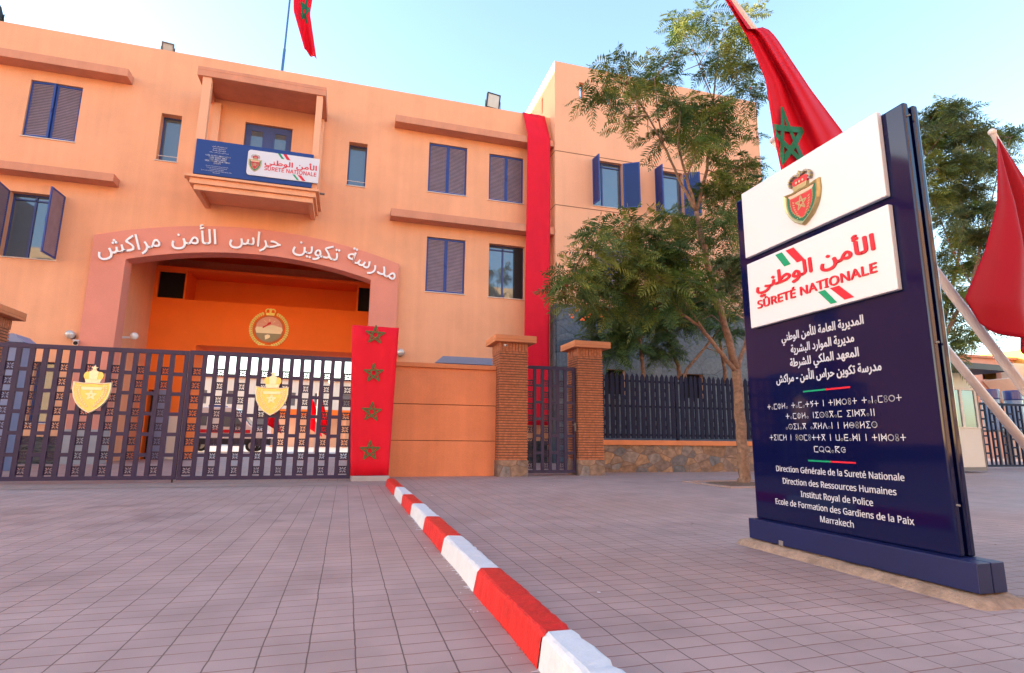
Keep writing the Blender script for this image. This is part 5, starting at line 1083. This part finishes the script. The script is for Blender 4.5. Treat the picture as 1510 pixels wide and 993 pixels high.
# ============================================================ TREES
def frond(mb, base, dirv, L_, mi):
    """twice-pinnate feathery leaf: thin rachis and pairs of narrow pinnae"""
    d = dirv.normalized(); side = d.cross(Vector((0, 0, 1)))
    if side.length < .1: side = Vector((1, 0, 0))
    side.normalize(); side = (Quaternion(d, random.uniform(-1.0, 1.0)) @ side); nrm = side.cross(d)
    n = 10; droop = random.uniform(.25, .7)
    P = [base + d * (L_ * t) + Vector((0, 0, -droop * L_ * t * t)) for t in [i / n for i in range(n + 1)]]
    w = .004
    for i in range(0, n, 2):
        a, b = P[i], P[min(i + 2, n)]; mb.add([a - side * w, a + side * w, b + side * w, b - side * w], [(0, 1, 2, 3)], mi)
    for i in range(1, n + 1):
        t = i / n; ln = L_ * .46 * (math.sin(math.pi * (.14 + .80 * t)) * .85 + .12); fw_ = (P[i] - P[i - 1]).normalized()
        for s in (-1, 1):
            pd = (side * s + fw_ * random.uniform(.35, .7) + nrm * random.uniform(-.15, .35) + Vector((0, 0, random.uniform(-.35, .05)))).normalized()
            q = P[i]; hw = L_ * .036
            tip = q + pd * ln + Vector((0, 0, -ln * .18)); mid = q + pd * ln * .5
            mb.add([q, mid + fw_ * hw, tip, mid - fw_ * hw], [(0, 1, 2, 3)], mi)
        if i == n:
            mb.add([P[n], P[n] + d * L_ * .12 + side * L_ * .02, P[n] + d * L_ * .22, P[n] + d * L_ * .12 - side * L_ * .02], [(0, 1, 2, 3)], mi)
def tree(name, label, key, leaves, dens, Lr, group=None, pods=0, blooms=0, twig=True, flat=.75):
    limbs, cl = TREES[key]; b0 = limbs[0][0]
    t = thing(name, (b0[0], b0[1], 0), label, 'tree', group)
    m_ = MB()
    for i, l in enumerate(limbs):
        pts = []; rad = []
        for (p, q) in zip(l, l[1:]):
            k = 4
            for j in range(k):
                s = j / k; pp = Vector(p[:3]).lerp(Vector(q[:3]), s); w_ = .02 * min(1, (p[3]) * 14)
                pts.append(pp + Vector((random.uniform(-w_, w_), random.uniform(-w_, w_), 0))); rad.append(.8 * (p[3] + (q[3] - p[3]) * s) * random.uniform(.95, 1.06))
        pts.append(Vector(l[-1][:3])); rad.append(.8 * l[-1][3]); pts[0] = Vector(l[0][:3])
        m_.tube(pts, rad, 10 if rad[0] > .04 else 6)
    allp = [Vector(p[:3]) for l in limbs for p in l]
    # twigs carry every clump back to the nearest limb
    for c in cl:
        p = Vector(c[:3]); nb = min(allp[2:], key=lambda q: (q - p).length); L_ = (nb - p).length
        if twig and L_ > .05:
            mid = nb.lerp(p, .5) + Vector((random.uniform(-.1, .1), random.uniform(-.1, .1), random.uniform(-.02, .16))) * min(1, L_)
            m_.tube([nb, nb.lerp(mid, .6) , mid, p], [.011, .009, .007, .004], 5)
    m_.build('trunk', 'bark', t, smooth=True)
    m_ = MB()
    for x, y, z, r in cl:
        r *= 1.15 if key == 'right' else 1.06
        c = Vector((x, y, z)); n = max(5, int(dens * (r / .3) ** 2 * random.uniform(.7, 1.25))); mi = 0 if random.random() < .6 else 1
        for k in range(n):
            v = Vector((random.gauss(0, 1), random.gauss(0, 1), random.gauss(0, .8) + .15)).normalized()
            o = c + v * r * random.uniform(0, .55); o.z -= r * .1
            dv = Vector((v.x, v.y, v.z * .55 + random.uniform(-.25, .35)))
            frond(m_, o, dv, Lr * random.uniform(.75, 1.25), mi if random.random() < .8 else 1 - mi)
    if pods:
        for _ in range(pods):
            x, y, z, r = random.choice(cl); p = Vector((x, y, z)) + Vector((random.uniform(-1, 1), random.uniform(-1, 1), random.uniform(-1, .2))) * r * .8
            m_.sphere(p, random.uniform(.025, .045), 8, 5, 2, (1, .35, 1))
    if blooms:
        for bx, by, bz in blooms:
            for _ in range(5):
                p = Vector((bx, by, bz)) + Vector((random.uniform(-.07, .07), random.uniform(-.07, .07), random.uniform(-.05, .05)))
                m_.sphere(p, random.uniform(.02, .04), 7, 5, 3, (1, 1, .8))
    m_.build('crown', leaves + ['pod', 'blossom'], t)
tree('jacaranda_tree', 'slender feathery tree in a paved pit left of the navy totem', 'main', ['leaf', 'leafdark'], 31, .42, None, pods=46)
tree('jacaranda_tree', 'feathery tree rising behind the navy totem toward the right edge', 'right', ['leafblue', 'leaf'], 62, .42, None, pods=20)
G_ = 'trees behind the blue fence'
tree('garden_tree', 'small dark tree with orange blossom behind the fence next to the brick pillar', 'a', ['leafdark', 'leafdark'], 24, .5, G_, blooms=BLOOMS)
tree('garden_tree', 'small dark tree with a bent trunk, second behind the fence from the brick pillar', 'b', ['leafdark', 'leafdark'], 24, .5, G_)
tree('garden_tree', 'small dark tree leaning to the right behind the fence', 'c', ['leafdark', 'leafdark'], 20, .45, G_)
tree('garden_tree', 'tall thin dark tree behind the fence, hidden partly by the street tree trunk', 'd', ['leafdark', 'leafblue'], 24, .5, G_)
# pit of the street tree
m_ = MB(); tx, ty = 7.78, 9.86; n = 22
V = [(tx, ty, .05)] + [(tx + (.84 * math.cos(a_) + random.uniform(-.03, .03)), ty + (.66 * math.sin(a_) + random.uniform(-.03, .03)), .006) for a_ in [2 * math.pi * k / n for k in range(n)]]
m_.add(V, [(0, k + 1, (k + 1) % n + 1) for k in range(n)]); structure(m_.build('tree_pit_soil', 'soil', smooth=True))
m_ = MB(); m_.box(tx - .95, tx + .95, ty - .80, ty - .72, -.02, .03); m_.box(tx - .95, tx + .95, ty + .72, ty + .80, -.02, .03); m_.box(tx - .95, tx - .87, ty - .72, ty + .72, -.02, .03); m_.box(tx + .87, tx + .95, ty - .72, ty + .72, -.02, .03)
structure(m_.build('tree_pit_edge', 'strip', bevel=.01))
# wooden stake beside the trunk
m_ = MB(); T = Matrix.Translation((8.02, 9.75, .0)) @ Matrix.Rotation(R(12), 4, 'Y'); m_.box(-.035, .035, -.02, .02, -.02, 1.0, 0, T); tag(m_.build('wooden_stake', 'wood', bevel=.004), 'short raw wooden stake leaning beside the street tree trunk', 'stake')

# litter on the paving: bits of leaf and paper
m_ = MB()
for _ in range(90):
    x, y = random.uniform(.95, 7), random.uniform(2.2, 11); s = random.uniform(.006, .02); a_ = random.random() * 6; z = .004 + random.random() * .004
    if 3.1 < x < 3.7 and 2.2 < y < 4.4: continue
    m_.add([(x + s * math.cos(a_ + k * 1.6) * (1 if k % 2 else .6), y + s * math.sin(a_ + k * 1.6), z + random.uniform(0, .004)) for k in range(4)], [(0, 1, 2, 3)], 0 if random.random() < .75 else 1)
tag(m_.build('litter', ['bark', 'splat']), 'dry leaf bits and paper scraps scattered on the paving', 'litter', kind='stuff')
